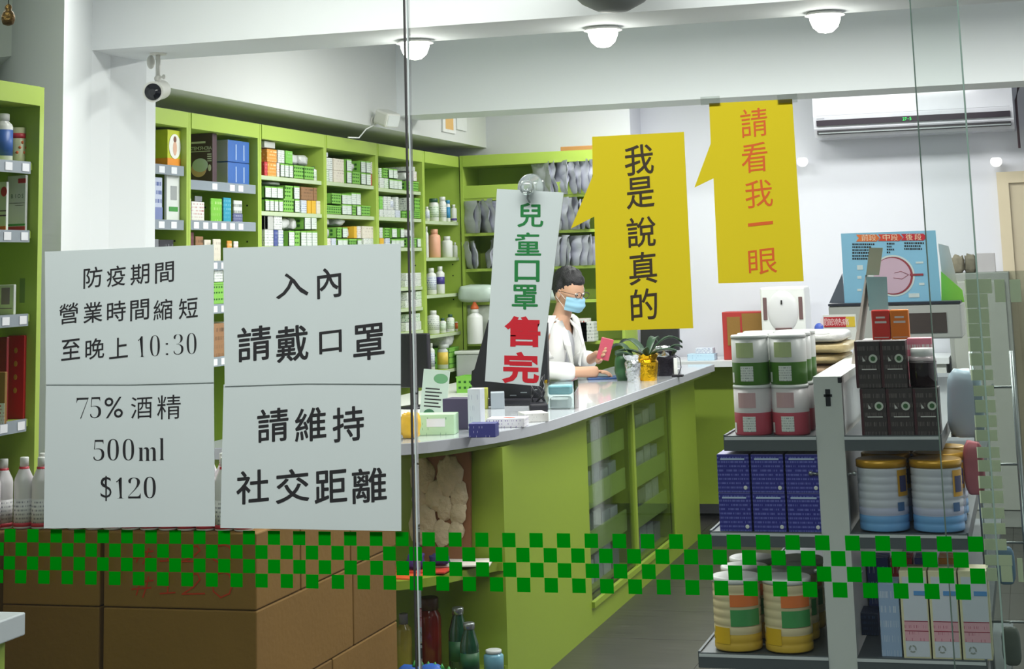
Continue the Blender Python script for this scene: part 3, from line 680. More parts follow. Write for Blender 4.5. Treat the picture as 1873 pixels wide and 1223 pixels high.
for bi, (a, b) in enumerate(((ya, ys - .02), (ys + .02, yb_))):
    for si, z in enumerate(SH):
        zz = z - .03 * bi
        bx(X0 + .02, X1 - .05, yy(a) + .01, yy(b) - .01, zz, zz + .015, GREEN2).build('shelf_board', r)
        if si: bx(X1 - .05, X1 - .042, yy(a) + .01, yy(b) - .01, zz - .03, zz + .07, M('pale_green_front', (150, 178, 92), .3)).build('drawer_front', r)
        n = 5
        for k in range(n):
            s = (b - a - .06) / n; y = a + .03 + k * s
            h = R.uniform(.08, .135)
            carton(f'pale package, {ORD[k]} from left, {["lowest", "third", "second", "top"][si]} shelf, {["left", "right"][bi]} counter glass', (-1.97 - .15, y + s / 2, zz + .015), .14, s * .85, h, R.choice(PAK), name='package', group=None)
for (a, b) in ((ya, ys), (ys, yb_)):
    bx(X1 - .012, X1 - .006, yy(a) + .004, yy(b) - .004, .125, .925, CGL).build('glass_door', r)
# open curved end shelves
def curve(off, z0, z1, name, mat=GREEN2):
    po = [(x - off - .02, y + off + .02) for x, y in FR if y < 6.5]
    po = [(-1.97, 6.42)] + [(min(x, -1.975), min(y, 6.41)) for x, y in po] + [(-3.0, 6.42)]
    return MB().prism(sh(po), z0, z1, mat).build(name, r)
curve(.0, .478, .508, 'end_shelf'); curve(.0, .11, .14, 'end_shelf'); curve(.03, 0, .12, 'plinth')
bx(yy(8.3) - .8, X0 + .0, yy(6.42), yy(6.44), 0, .925, GREEN2).build('end_panel', r)
# framed relief and end-shelf items
a = P(757, 857, Y=6.36); b = P(864, 975, Y=6.36); zb = .508
o = MB().box(-(b.x - a.x) / 2, (b.x - a.x) / 2, -.01, .012, 0, a.z - zb + .06, M('brown_frame', (128, 84, 52), .6, noise_amt=.15), bev=.003).build('framed_relief'); W = b.x - a.x; H = a.z - zb + .06
W += .02
o.location = ((a.x + b.x) / 2 - .01, 6.37, zb); o.rotation_euler = (-.06, 0, 0); tag(o, 'brown framed cream relief of rounded figures leaning under the counter', 'artwork')
CR = M('cream_relief', (196, 180, 150), .7, noise_amt=.2, nscale=40, bump=1.0, bscale=45)
for i, (u, v, rx, rz) in enumerate(((-.3, .78, .2, .18), (.12, .78, .22, .19), (.28, .62, .14, .12), (-.3, .36, .22, .2), (.05, .5, .14, .12), (.27, .46, .14, .12), (.02, .27, .16, .12), (.24, .3, .13, .09), (-.1, .6, .16, .14), (-.36, .6, .12, .12))):
    sd = i * 3.3
    MB().ball((u * W, -.014, v * H), rx * W, .014, rz * H, CR, 12, fn=lambda d, q: q * (1 + .3 * noise.noise(Vector((d.x * 2 + sd, d.z * 2, d.y))))).build('relief_figure', o)
PAPO = M('orange_paper', (226, 96, 40), .7); PAPR = M('red_paper', (196, 60, 40), .7); PAPW = M('white_paper_sheet', (220, 214, 206), .8)
for i, (x, y, mt, tx) in enumerate(((-2.30, 6.12, PAPO, 'orange flyer lowest'), (-2.22, 6.2, PAPR, 'red flyer middle'), (-2.1, 6.3, PAPW, 'white booklet topmost'))):
    o = MB().box(-.11, .11, -.075, .075, 0, .006, mt, bev=.001).build('flyer'); o.location = (x, y, .508 + i * .0065); o.rotation_euler = (0, 0, .2 * i - .2); tag(o, f'{tx} of the pile on the curved end shelf', 'flyer')
crumple('cloth_pouch', 'dark purple pouch on the end shelf before the relief', 'bag', (-2.235, 6.17, .521), .06, .05, .055, M('purple_cloth', (62, 48, 120), .7), seed=5)
crumple('cloth_pouch', 'dark blue pouch right of the purple one on the end shelf', 'bag', (-2.16, 6.22, .528), .07, .05, .04, M('navy_cloth', (44, 46, 96), .7), seed=8)
crumple('red_pouch', 'orange red pouch at the left of the curved end shelf', 'bag', (-2.36, 6.13, .515), .09, .06, .055, M('red_cloth', (190, 66, 36), .7), seed=15)
DG = M('dark_green_glass', (26, 64, 44), .12, noise_amt=.2, coat=.5)
zb = .14
for i, (px_, w_, yt, tx) in enumerate(((838, 34, 1110, 'dark green glass bottle with steel clasp behind'), (858, 32, 1138, 'shorter dark green jar bottle in front'))):
    Y_ = 6.28 - .12 * i; c = P(px_, 1150, Y=Y_); h = max(.2, P(px_, yt, Y=Y_).z - zb); rr = w_ * 6.7 / FPX / 2
    bottle(f'{tx} on the bottom end shelf', (c.x, Y_, zb), rr, h, DG, METAL, M('green_label', (30, 84, 46), .5), capw=.6, lz=(.2, .5), shoulder=.62, caph=.1)
c = P(785, 1140, Y=6.3); bottle('squat glass jar of red contents on the bottom end shelf', (c.x, 6.3, zb), .045, .26, M('red_jar_glass', (116, 34, 28), .12, noise_amt=.3), M('brown_lid', (92, 60, 50), .4), None, name='jar', cat='jar', capw=.8)
c = P(738, 1140, Y=6.2); bottle('yellow and pale bottle beside the red jar on the bottom shelf', (c.x, 6.2, zb), .03, .22, M('yellow_glass', (150, 136, 60), .2), M('grey_lid', (130, 124, 140), .3), None)
c = P(903, 1205, Y=6.33); bottle('small clear blue jar at right end of the bottom shelf', (c.x, 6.33, zb), .037, .075, M('blue_clear', (110, 160, 180), .1), CLEARW, None, name='jar', cat='jar', capw=.8)
# toy reptile
TB = M('toy_blue', (58, 104, 196), .45); TG = M('toy_green', (48, 140, 58), .45)
c = P(800, 1212, Y=6.02)
r2 = thing('toy_reptile', 'blue plush toy reptile with green back spikes on the bottom end shelf', 'toy', (c.x, 6.02, zb), -.15)
def tf(d, q): return Vector((q.x, q.y * (1 - .5 * max(0, d.x)), q.z * (1 - .55 * max(0, d.x)) + .012 * d.x * -1))
MB().ball((0, 0, .045), .075, .035, .042, TB, 14, fn=tf).tube([(-.06, 0, .05), (-.1, 0, .062), (-.13, 0, .06), (-.15, 0, .055)], [.02, .017, .02, .012], TB).tube([(.05, 0, .035), (.1, -.01, .02), (.14, -.02, .012)], [.024, .013, .004], TB).build('body', r2)
for k in range(7):
    x = -.09 + k * .027; MB().lathe([(.011, 0), (.006, .012), (.001, .02)], TG, 8).build('spike', r2, loc=(x, 0, .075 - .25 * max(0, x)))
for x, y in ((-.04, -.03), (.04, -.025), (-.04, .03), (.04, .025)): MB().ball((x, y, .012), .016, .012, .013, TB, 8).build('foot', r2)

# ---- things on the counter
def on(x, y): return P(x, y, Z=CT)
# paper stand
ACR = glassmat('acrylic', (.9, .94, .94, 1), .12)
PGR = M('pale_green_leaflet', (206, 224, 210), .5); GRP = M('leaflet_green', (110, 170, 120), .5)
c = on(790, 772)
r2 = thing('leaflet', 'tall pale green leaflet with dark text standing on the counter', 'leaflet', (c.x, c.y, CT), 0, rot=(-.15, .09, .12))
MB().box(-.055, .055, 0, .003, 0, .21, PGR).build('sheet', r2)
m = MB()
for k in range(6): m.box(-.04, .02 + .01 * (k % 2), -.001, 0, .13 - k * .014, .135 - k * .014, DARK)
m.build('text_lines', r2)
m = MB().ball((.02, -.0005, .175), .03, .001, .02, GRP, 8).ball((-.015, -.0005, .03), .025, .001, .022, M('leaflet_dark_green', (60, 120, 84), .5), 8); m.build('emblem', r2)
c = on(790, 796); o = carton('low pale green display tray at the counter front', (c.x, c.y + .06, CT), .15, .1, .075, PM('pale_green_tray', (190, 224, 186), (120, 160, 130), 4, .3), name='display_tray', rz=.15)
MB().box(-.03, .04, -.0515, -.0505, .03, .06, TAG).build('price_label', o)
c = on(745, 803); o = crumple('candy_bag', 'orange and yellow sweet bag beside the pale green tray', 'bag', (c.x, c.y + .03, CT), .07, .05, .09, M('yellow_wrap', (224, 178, 50), .4, noise_amt=.3, nscale=30), seed=3)
c = on(760, 770)
for i, (px_, py_, wx, dy, h, mt, nm, tx) in enumerate((
        (838, 785, .12, .09, .115, M('dark_tray', (70, 60, 90), .5), 'display_tray', 'dark display tray holding small white boxes'),
        (868, 790, .05, .06, .16, PM('white_blue_box', (206, 212, 222), (100, 110, 160), 4, .3), 'carton', 'upright white and blue box'),
        (880, 800, .1, .07, .05, PM('navy_box', (58, 60, 130), (200, 204, 230), 3, .3), 'carton', 'low navy blue box by the counter edge'),
        (880, 748, .05, .04, .09, M('olive_box', (176, 178, 78), .5), 'carton', 'small olive yellow box'),
        (905, 748, .06, .09, .07, M('grey_slant_box', (160, 168, 176), .4), 'carton', 'slanted pale grey box')), 0):
    c = on(px_, py_); carton(f'{tx} among the packs on the counter', (c.x, c.y + dy / 2, CT), wx, dy, h, mt, name=nm, rz=.1 * i - .1)
for i in range(3):
    c = on(824 + i * 13, 778); carton(f'small white box, {ORD[i]} from left, in front of the dark display tray', (c.x, c.y - .02, CT), .034, .03, .085, PWG, name='small_box')
c = on(922, 782); o = carton('flat white medicine box with orange heart print, on the counter', (c.x, c.y + .05, CT), .15, .1, .035, PM('white_purple_print', (226, 224, 230), (120, 100, 160), 3, .4), rz=.1)
MB().ball((.01, -.01, .0355), .025, .02, .0008, M('orange_heart', (226, 90, 50), .5), 8).build('heart_print', o)
c = on(968, 772); carton('white and silver medicine box lying right of the orange heart box', (c.x, c.y + .06, CT), .1, .12, .035, PM('silver_white_print', (224, 222, 218), (150, 150, 150), 4, .3), rz=.5)
# monitors
def monitor(label, c, w_, h_, rz, tilt, base_z=CT, stand=.1):
    r2 = thing('monitor', label, 'monitor', (c.x, c.y, base_z), rz)
    T = Matrix.Translation((0, 0, stand)) @ Matrix.Rotation(tilt, 4, 'X')
    MB().box(-w_ / 2, w_ / 2, -.018, .018, 0, h_, BLACK, T=T, bev=.006).build('screen_housing', r2)
    MB().box(-w_ / 2 + .012, w_ / 2 - .012, .0181, .019, .015, h_ - .012, M('screen_dark', (14, 14, 18), .15), T=T).build('screen', r2)
    MB().tube([(0, .02, .01), (0, .03, stand + h_ * .3)], .016, BLACK).build('neck', r2)
    MB().lathe([(.085, 0), (.085, .008), (.02, .016)], BLACK, 20, T=Matrix.Translation((0, .02, 0))).build('base', r2)
    return r2
Yt = 7.62; cs = [P(x, y, Y=Yt) for x, y in ((893, 585), (860, 702), (905, 748), (985, 746), (1002, 700), (1000, 590))]; cxm = P(940, 700, Y=Yt).x
r2 = thing('cash_terminal', 'large black cash register terminal behind the white tilted sign', 'terminal', (cxm, Yt, CT))
BK = M('black_terminal', (20, 18, 28), .4)
MB().slab([(v.x - cxm, max(.012, v.z - CT)) for v in cs], .03, BK).build('screen_housing', r2)
MB().slab([((v.x - cxm) * .86, max(.03, (v.z - CT) * .93)) for v in cs], .004, M('screen_dark', (14, 14, 18), .15), T=Matrix.Translation((0, .031, 0))).build('screen', r2)
MB().box(-.12, .13, -.05, .12, 0, .03, BK, bev=.008).build('base', r2)
m = MB()
for k in range(3): m.box(-.02 + .05 * k, .01 + .05 * k, -.002, 0, .04 + .012 * k, .044 + .012 * k, METAL)
m.build('port', r2)
c = on(752, 690); c = P(752, 690, Z=.93)
r2 = monitor('black monitor behind the window joint, near the corner bay', Vector((-2.95, 8.15, 0)), .2, .26, -.15, .05, base_z=.93, stand=.1)
# inner desk along the wall shelves
r2 = thing('work_desk', 'low white topped desk behind the sales counter', 'desk', (-3.05, 8.5, 0))
bx(-.28, .25, -1.5, 1.9, .89, .93, WPL).build('desktop', r2)
for y in (-1.45, 0, 1.8): bx(-.26, .2, y, y + .03, 0, .89, GREEN).build('side_panel', r2)
bx(.19, .2, -1.42, 1.8, .35, .89, GREEN).build('front_panel', r2)
o = MB().lathe([(.028, 0), (.03, .1), (.027, .13), (.01, .14)], BLACK, 18).build('black_canister'); q = P(840, 715, Y=8.6); o.location = (-2.86, 8.9, .93); tag(o, 'black rounded canister on the desk behind the counter', 'canister')
for k, (xx, yy_) in enumerate(((-2.9, 9.5), (-2.95, 9.2))):
    basket(f'perforated green basket on the inner desk, {["farther", "nearer"][k]} one', (xx + .1, yy_, .93), .16, .09, card=False)
# card reader and cables, acrylic box
c = on(985, 752)
r2 = thing('card_reader', 'black card reader with tangled cables on the counter', 'reader', (c.x, c.y, CT), .3)
MB().box(-.04, .04, -.06, .06, 0, .035, BLACK, bev=.008).build('body', r2)
m = MB()
for k in range(5): m.tube([(.03 * math.sin(k * 2 + t * .9), .02 + .03 * math.cos(k + t), .04 + .02 * t * (1 + .2 * k) % .13) for t in range(6)], .003, BLACK, 6)
m.build('cable', r2)
c = on(1022, 748)
r2 = thing('acrylic_box', 'clear acrylic box with pale blue mask inside, on the counter', 'box', (c.x, c.y + .04, CT), .1)
m = MB().box(-.07, .07, -.06, -.057, 0, .12, ACR).box(-.07, .07, .057, .06, 0, .12, ACR).box(-.07, -.067, -.06, .06, 0, .12, ACR).box(.067, .07, -.06, .06, 0, .12, ACR); m.build('wall', r2)
MB().box(-.05, .05, -.03, .03, .06, .1, M('pale_blue_cloth', (140, 196, 206), .6), bev=.008).build('mask_stack', r2)
MB().box(-.045, .045, -.04, .03, 0, .05, M('silver_pack', (206, 210, 210), .3, noise_amt=.2), bev=.01).build('white_pack', r2)
for s in (0, 1): MB().box(-.068, .068, -.0585, -.0575, .002, .004, WPL).build('edge', r2)
# laptop / booklet and white sheets
c = on(1150, 690)
o = MB().box(-.11, .11, -.07, .07, 0, .012, M('blue_binder', (50, 84, 140), .4), bev=.003).build('blue_notebook'); o.location = (-2.24, 9.28, CT); o.rotation_euler = (0, 0, .3); tag(o, 'blue notebook under the hands of the person', 'notebook')
o = MB().box(-.1, .1, -.14, .14, 0, .002, M('white_sheet', (232, 234, 236), .6)).build('paper_sheet'); o.location = (-2.1, 9.95, CT); tag(o, 'loose white sheet on the worktop behind the black pot', 'paper')
# potted plants in foil
GOLD = M('gold_foil', (226, 176, 30), .18, metal=1, bump=.9, bscale=28); SILV = M('silver_foil', (210, 212, 214), .15, metal=1, bump=.9, bscale=28); BFOIL = M('black_foil', (40, 36, 44), .25, metal=.6, bump=.8, bscale=28)
LEAF = M('orchid_leaf', (58, 84, 62), .35, noise_amt=.2)
def pot(label, px_, py_, wpx, hpx, mat, leaves, seed):
    c = on(px_, py_); dist = (c - EYE).length; r0 = wpx * dist / FPX / 2; h = hpx * dist / FPX
    r2 = thing('potted_orchid', label, 'plant', (c.x, c.y + r0, CT)); n = 26; prof = [(r0 * .75, 0), (r0 * .85, h * .3), (r0 * .95, h * .7), (r0 * .8, h * .8), (r0 * 1.05, h)]
    m = MB().lathe(prof, mat, n)
    m.v = [(x * (1 + .14 * noise.noise(Vector((x * 40 + seed, y * 40, z * 30)))), y * (1 + .14 * noise.noise(Vector((x * 40, y * 40 + seed, z * 30)))), z * (1 + (.12 * noise.noise(Vector((x * 60 + seed, y * 60, 2))) if z > h * .9 else 0))) for x, y, z in m.v]
    for i in range(len(m.smooth)): m.smooth[i] = False
    m.build('foil_wrap', r2)
    for (az, ln, rise, wd_) in leaves:
        vs = []; fs = []; N = 8
        for i in range(N + 1):
            t = i / N; x = ln * t; z = rise * math.sin(math.pi * t * .75) ; w2 = wd_ * math.sin(math.pi * min(1, t * .9 + .08)) ** .7
            for s, zz in ((-1, .006), (0, -.004), (1, .006)): vs.append((x, s * w2 / 2, z + zz))
            for s, zz in ((1, .003), (0, -.007), (-1, .003)): vs.append((x, s * w2 / 2, z + zz))
        for i in range(N):
            for k in range(6): a_, b_ = i * 6 + k, i * 6 + (k + 1) % 6; fs.append((a_, a_ + 6, b_ + 6, b_))
        fs.append(tuple(range(6))); fs.append(tuple(range(N * 6, N * 6 + 6))[::-1])
        MB().add(vs, fs, LEAF, Matrix.Translation((0, 0, h * .9)) @ Matrix.Rotation(az, 4, 'Z'), True).build('leaf', r2)
    return r2
pot('orchid pot in silver foil, left of the gold one', 1156, 698, 34, 46, SILV, [(2.8, .13, .07, .05), (-2.6, .1, .03, .045)], 1)
pot('potted orchid in shiny gold foil with long dark leaves', 1181, 697, 40, 46, GOLD, [(.3, .19, .1, .055), (2.6, .2, .09, .055), (-.2, .17, .04, .05), (3.3, .17, .04, .05), (1.2, .12, .1, .05), (-1.6, .1, .05, .045)], 5)
pot('orchid pot in silver and black foil, right of the gold one', 1213, 688, 42, 44, BFOIL, [(.2, .1, .04, .04)], 9)
crumple('ribbon', 'crumpled silver foil bow on the black orchid pot', 'bow', (on(1210, 688).x, on(1213, 688).y + .03, CT + .1), .09, .06, .06, SILV, seed=11, amp=.4)
c = on(1240, 690)
o = MB().tube([(0, 0, .0), (.02, 0, .05), (.015, 0, .1), (-.02, 0, .12)], .0022, BLACK).box(-.03, .03, -.02, .02, 0, .012, BLACK, bev=.003).box(-.02, 0, -.004, .004, .012, .1, WPL, bev=.002).build('wired_phone'); o.location = (c.x - .01, c.y + .05, CT); tag(o, 'white handset with black cord right of the black orchid pot', 'phone')
# green leaf-shaped holder left of pots
o = MB().lathe([(.03, 0), (.045, .05), (.04, .11), (.03, .14)], M('dark_green_pot', (44, 90, 48), .5), 16).build('green_vase'); c = on(1135, 697); o.location = (c.x, c.y + .06, CT); tag(o, 'dark green vase beside the silver foil pot', 'vase')

# ---- back table with items
r2 = thing('back_table', 'pale grey table along the back wall beyond the counter', 'table', (-1.0, 11.02, 0))
bx(-1.35, .5, -.28, .25, .95, .985, M('pale_table_top', (214, 216, 220), .3)).build('tabletop', r2)
for x in (-1.3, -.3, .42): bx(x, x + .06, -.24, .22, 0, .95, WPL).build('leg', r2)
bx(-1.3, .45, -.02, 0, .1, .95, GREEN2).build('front_panel', r2)
def bt(x, y, Y): p = P(x, y, Y=Y); return p
p = bt(1205, 640, 10.9); q = monitor('black monitor behind the foil wrapped orchids', Vector((p.x, 10.95, 0)), .25, .19, 0, -.1, base_z=.985, stand=.06)
for i, (px_, w_, h, mt, tx, nm) in enumerate(((1285, .17, .04, PM('blue_folded', (178, 206, 226), (90, 120, 170), 3, .3), 'pale blue folded pack stack', 'folded_pack'), (1347, .03, .12, GREEN, 'small lime green upright block', 'green_block'))):
    p = bt(px_, 655, 10.9); carton(f'{tx} on the back table', (p.x, 10.9, .985), w_, .12, h, mt, name=nm)
p = bt(1290, 640, 10.9); carton('white folded pack on top of the pale blue stack, back table', (p.x, 10.9, 1.0255), .11, .1, .035, PWB, name='folded_pack')
REDB = M('red_wood_box', (168, 44, 40), .5); p0 = bt(1324, 570, 10.95); p1 = bt(1398, 605, 10.95)
o = MB().box(p0.x - (p0.x + p1.x) / 2, p1.x - (p0.x + p1.x) / 2, -.08, .08, 0, p0.z - .985, REDB, bev=.004).build('gift_box'); o.location = ((p0.x + p1.x) / 2, 10.95, .985); tag(o, 'red gift box with tan panel beside the white dispenser', 'box')
hw = (p1.x - p0.x) / 2; hz = p0.z - .985
MB().box(-hw + .03, -hw * .1, -.083, -.08, hz * .3, hz - .03, CARD).box(0, hw - .002, -.083, -.08, hz * .45, hz - .01, CARD).build('tan_panel', o)
p = bt(1333, 650, 10.85)
# dispenser
p0 = bt(1395, 525, 10.9); p1 = bt(1482, 640, 10.9); W = (p1.x - p0.x); Ht = p0.z - .985
r2 = thing('water_dispenser', 'white countertop water dispenser with two dark side slots', 'dispenser', ((p0.x + p1.x) / 2, 10.9, .985))
MB().box(-W / 2, W / 2, -.13, .14, Ht * .35, Ht, WPL, bev=.012).box(-W / 2, W / 2, .02, .14, 0, Ht * .36, WPL, bev=.008).box(-W / 2, W / 2, -.13, .14, 0, .03, WPL, bev=.008).build('body', r2)
MB().ball((0, -.125, Ht * .66), W * .36, .02, Ht * .3, M('dispenser_front', (214, 214, 216), .25), 14).build('front_bulge', r2)
for s in (-1, 1): MB().box(s * W * .40 - .012, s * W * .40 + .012, -.134, -.129, Ht * .55, Ht * .86, M('slot_brown', (110, 84, 84), .4), bev=.002).build('side_slot', r2)
MB().box(-.05, .05, -.15, -.13, Ht * .4, Ht * .44, M('slot_brown', (110, 84, 84), .4)).build('spout', r2)
MB().box(-.09, .09, .015, .02, .06, Ht * .33, M('recess_grey', (140, 138, 134), .5)).build('recess', r2)
MB().box(-.01, .0, -.148, -.146, Ht * .76, Ht * .82, DARK).build('logo', r2)
p = bt(1497, 612, 10.8)
o = MB().tube([(0, 0, 0), (0, 0, .12)], .022, M('blue_tube', (90, 120, 200), .4)).ball((0, 0, .14), .03, .02, .025, M('blue_knob', (70, 96, 190), .4), 8).build('blue_dispenser_bottle'); o.location = (p.x, 10.86, .985); tag(o, 'thin blue stick holder right of the white dispenser', 'holder'); o.scale = (1, 1, 1.3)
p0 = bt(1505, 576, 10.8)
Yk = 5.95; xk = P(1536, 600, Y=Yk).x; Hh = P(1510, 576, Y=Yk).z - 1.31; hk = P(1536 + 30, 600, Y=Yk).x - xk
r2 = thing('sign_card', 'white snack sign card with red banner and yellow corner', 'sign', (xk, Yk, 1.31))
MB().box(-hk, hk, 0, .01, 0, Hh, M('card_white', (224, 226, 222), .5)).build('board', r2)
m = MB().box(-hk * .95, hk * .4, -.0015, 0, Hh * .58, Hh * .93, M('banner_red', (190, 40, 50), .5)).box(hk * .4, hk * .95, -.0015, 0, Hh * .58, Hh * .93, M('banner_yellow', (220, 190, 60), .5)); m.build('banner', r2)
m = MB(); flat_text(m, M('print_pinkwhite', (244, 214, 214), .5), '關節熱痛', -hk * .28, Hh * .755, Hh * .26, T=Matrix.Translation((0, -.002, 0)), adv=.95); m.build('lettering', r2)
m = MB()
for x in (-hk * .4, hk * .3): m.ball((x, -.0005, Hh * .25), hk * .2, .001, Hh * .1, M('print_brown', (120, 70, 50), .6), 8)
m.build('food_picture', r2)

# ------------------------------------------------------------------ PERSON behind the counter
SK = M('skin', (206, 160, 132), .5, noise_amt=.04); COAT = M('white_coat_cloth', (232, 232, 230), .8, noise_amt=.02, bump=.15, bscale=20)
TSH = M('grey_tshirt', (176, 178, 184), .8, noise_amt=.08); PANT = M('dark_trousers', (44, 46, 56), .8)
def skin(name, chains, mat, sub=2, extra=None, parent=None):
    vs = []; es = []; rad = []; roots = []; idx = {}
    for ch in chains:
        prev = None
        for k, it in enumerate(ch):
            if isinstance(it, str): cur = idx[it]
            else:
                nm, co, r_ = it; cur = len(vs); idx[nm] = cur; vs.append(co); rad.append(r_)
                if prev is None: roots.append(cur)
            if prev is not None: es.append((prev, cur))
            prev = cur
    me = bpy.data.meshes.new(name); me.from_pydata(vs, es, []); o = bpy.data.objects.new(name, me); COL.objects.link(o)
    md = o.modifiers.new('s', 'SKIN'); md.use_smooth_shade = True
    for i, v in enumerate(me.skin_vertices[0].data):
        rr = rad[i]; v.radius = rr if isinstance(rr, tuple) else (rr, rr); v.use_root = i in roots
    sd = o.modifiers.new('d', 'SUBSURF'); sd.levels = sub; sd.render_levels = sub
    dg = bpy.context.evaluated_depsgraph_get(); me2 = bpy.data.meshes.new_from_object(o.evaluated_get(dg))
    bpy.data.objects.remove(o); me2.name = name
    mb = MB(); mb.add([v.co.copy() for v in me2.vertices], [list(p.vertices) for p in me2.polygons], mat, None, True)
    bpy.data.meshes.remove(me2); return mb
BP = Vector((-2.62, 9.38, 0))
per = thing('person', 'person in white coat and blue face mask writing behind the counter', 'person', BP)
Lc = lambda x, y, z: (x - BP.x, y - BP.y, z)
Hc = Vector((-2.475, 9.40, 1.455))     # head centre
hipR, hipL = Lc(-2.62, 9.28, .84), Lc(-2.62, 9.50, .84)
shR, shL = Lc(-2.56, 9.21, 1.255), Lc(-2.54, 9.60, 1.255)
elR, elL = Lc(-2.62, 9.10, 1.04), Lc(-2.50, 9.66, 1.05)
wrR, wrL = Lc(-2.37, 9.17, 1.03), Lc(-2.36, 9.42, 1.085)
haR, haL = Lc(-2.27, 9.22, 1.025), Lc(-2.29, 9.35, 1.12)
body = skin('body', [
    [('pel', Lc(-2.62, 9.39, .88), (.13, .11)), ('wai', Lc(-2.61, 9.39, 1.02), (.125, .105)), ('che', Lc(-2.57, 9.40, 1.17), (.14, .11)), ('nb', Lc(-2.535, 9.40, 1.275), (.06, .06)), ('nk', Lc(-2.505, 9.40, 1.345), .05), ('hd', Lc(-2.49, 9.40, 1.42), .06)],
    ['pel', ('hR', hipR, .09), ('kR', Lc(-2.58, 9.27, .47), .06), ('aR', Lc(-2.62, 9.26, .09), .042), ('tR', Lc(-2.47, 9.25, .035), .035)],
    ['pel', ('hL', hipL, .09), ('kL', Lc(-2.58, 9.51, .47), .06), ('aL', Lc(-2.62, 9.52, .09), .042), ('tL', Lc(-2.47, 9.53, .035), .035)],
    ['che', ('sR', shR, .04), ('eR', elR, .042), ('wR', wrR, (.03, .024)), ('pR', haR, (.036, .018))],
    ['che', ('sL', shL, .04), ('eL', elL, .042), ('wL', wrL, (.03, .024)), ('pL', haL, (.018, .036))]], SK)
def hand(base, fwd, side, up, curl):
    b = Vector(base); f = Vector(fwd).normalized(); s = Vector(side).normalized(); u = Vector(up).normalized()
    ch = []
    for k, (off, ln) in enumerate(((-.03, .062), (-.01, .072), (.011, .068), (.03, .052))):
        p0_ = b + s * off * .85 + f * .005; p1_ = p0_ + f * ln * .45; p2_ = p1_ + (f * math.cos(curl) - u * math.sin(curl)) * ln * .35; p3_ = p2_ + (f * math.cos(curl * 2) - u * math.sin(curl * 2)) * ln * .3
        ch.append([('f%d%d' % (k, j), tuple(q), (.0098, .0092, .0086, .0075)[j]) for j, q in enumerate((p0_, p1_, p2_, p3_))])
    t0 = b - f * .03 - s * .02; t1 = t0 - s * .03 + f * .015; t2 = t1 + f * .03 - s * .006; t3 = t2 + f * .02 + s * .008
    ch.append([('t%d' % j, tuple(q), (.012, .011, .0095, .008)[j]) for j, q in enumerate((t0, t1, t2, t3))]); return ch
fR = Vector(haR) - Vector(wrR); fL = Vector(haL) - Vector(wrL)
for (h_, f_, s_, u_, c_) in ((haR, fR, (.4, -1, 0), (0, 0, 1), .5), (haL, fL, (.2, .3, 1), (.3, -1, .1), .55)):
    fm = skin('fingers', hand(h_, f_, s_, u_, c_), SK, 2); body.add(fm.v, fm.f, SK, None, True)
# head, sculpted then turned
HT = Matrix.Translation(Hc - BP) @ Matrix.Rotation(math.radians(-24), 4, 'Z') @ Matrix.Rotation(math.radians(16), 4, 'Y')
def headf(d, q):
    q = q.copy()
    if d.z < 0: q.y *= 1 + .28 * d.z; q.x = q.x * (1 + .1 * d.z) + .012 * (-d.z)
    if d.x > .75 and -.45 < d.z < .3: q.x += .016 * math.exp(-(d.y / .13) ** 2) * math.exp(-((d.z + .15) / .16) ** 2)   # nose
    if d.x > .7: q.x -= .008 * math.exp(-((abs(d.y) - .33) / .14) ** 2) * math.exp(-((d.z - .05) / .12) ** 2)        # eye sockets
    if d.x > .7: q.x += .005 * math.exp(-(d.y / .3) ** 2) * math.exp(-((d.z + .5) / .09) ** 2)                       # lips
    return q
body.ball((0, 0, 0), .092, .075, .115, SK, 24, T=HT, fn=headf)
for s in (-1, 1): body.ball((-.008, s * .075, -.012), .018, .009, .03, SK, 10, T=HT)
body.build('body', per)
HAIR = M('black_hair', (24, 22, 26), .45, noise_amt=.3, nscale=60, bump=.5, bscale=140)
def hairf(d, q):
    k = 1 + .06 * noise.noise(d * 6) + .03 * noise.noise(d * 18)
    q = q * k
    if d.x > .1 and d.z < .34 + .12 * noise.noise(Vector((d.y * 9, 3, 1))): q = q * .86
    if d.x <= .1 and d.z < -.35: q = q * .84
    return q
MB().ball((-.012, 0, .022), .104, .088, .117, HAIR, 26, T=HT, fn=hairf).build('hair', per)
m = MB()
for s in (-1, 1): m.ball((.083, s * .03, .005), .008, .012, .007, M('eye_white', (230, 228, 224), .3), 8, T=HT).ball((.089, s * .03, .003), .004, .005, .005, DARK, 6, T=HT)
m.build('eye', per)
MASKM = M('mask_blue', (150, 198, 222), .7, noise_amt=.03)
vs = []; fs = []; N = 14; K = 12
for layer in (0, 1):
    for i in range(N + 1):
        for j in range(K + 1):
            a_ = (i / N - .5) * 2.1; v = j / K; bul = .021 * math.cos(a_) ** 2 * math.sin(math.pi * v) ** .7 + .0025 * math.sin(v * 14)
            rr = .089 + bul - layer * .002
            vs.append((rr * math.cos(a_) * 1.02 + .004, rr * .93 * math.sin(a_), -.012 - v * .085 + .014 * abs(math.sin(a_)) * (v - .3)))
M_ = (N + 1) * (K + 1)
for layer in (0, 1):
    for i in range(N):
        for j in range(K):
            a_ = layer * M_ + i * (K + 1) + j; q = (a_, a_ + 1, a_ + K + 2, a_ + K + 1); fs.append(q if layer == 0 else q[::-1])
mk = MB().add(vs, fs, MASKM, HT, True).build('face_mask', per)
m = MB()
for s in (-1, 1): m.tube([(.05, s * .078, -.03), (.02, s * .08, -.012), (-.012, s * .083, .002), (-.015, s * .083, -.03), (.02, s * .078, -.055), (.052, s * .072, -.08)], .0012, WPL, 6, T=HT)
m.build('ear_loop', mk)
m = MB()
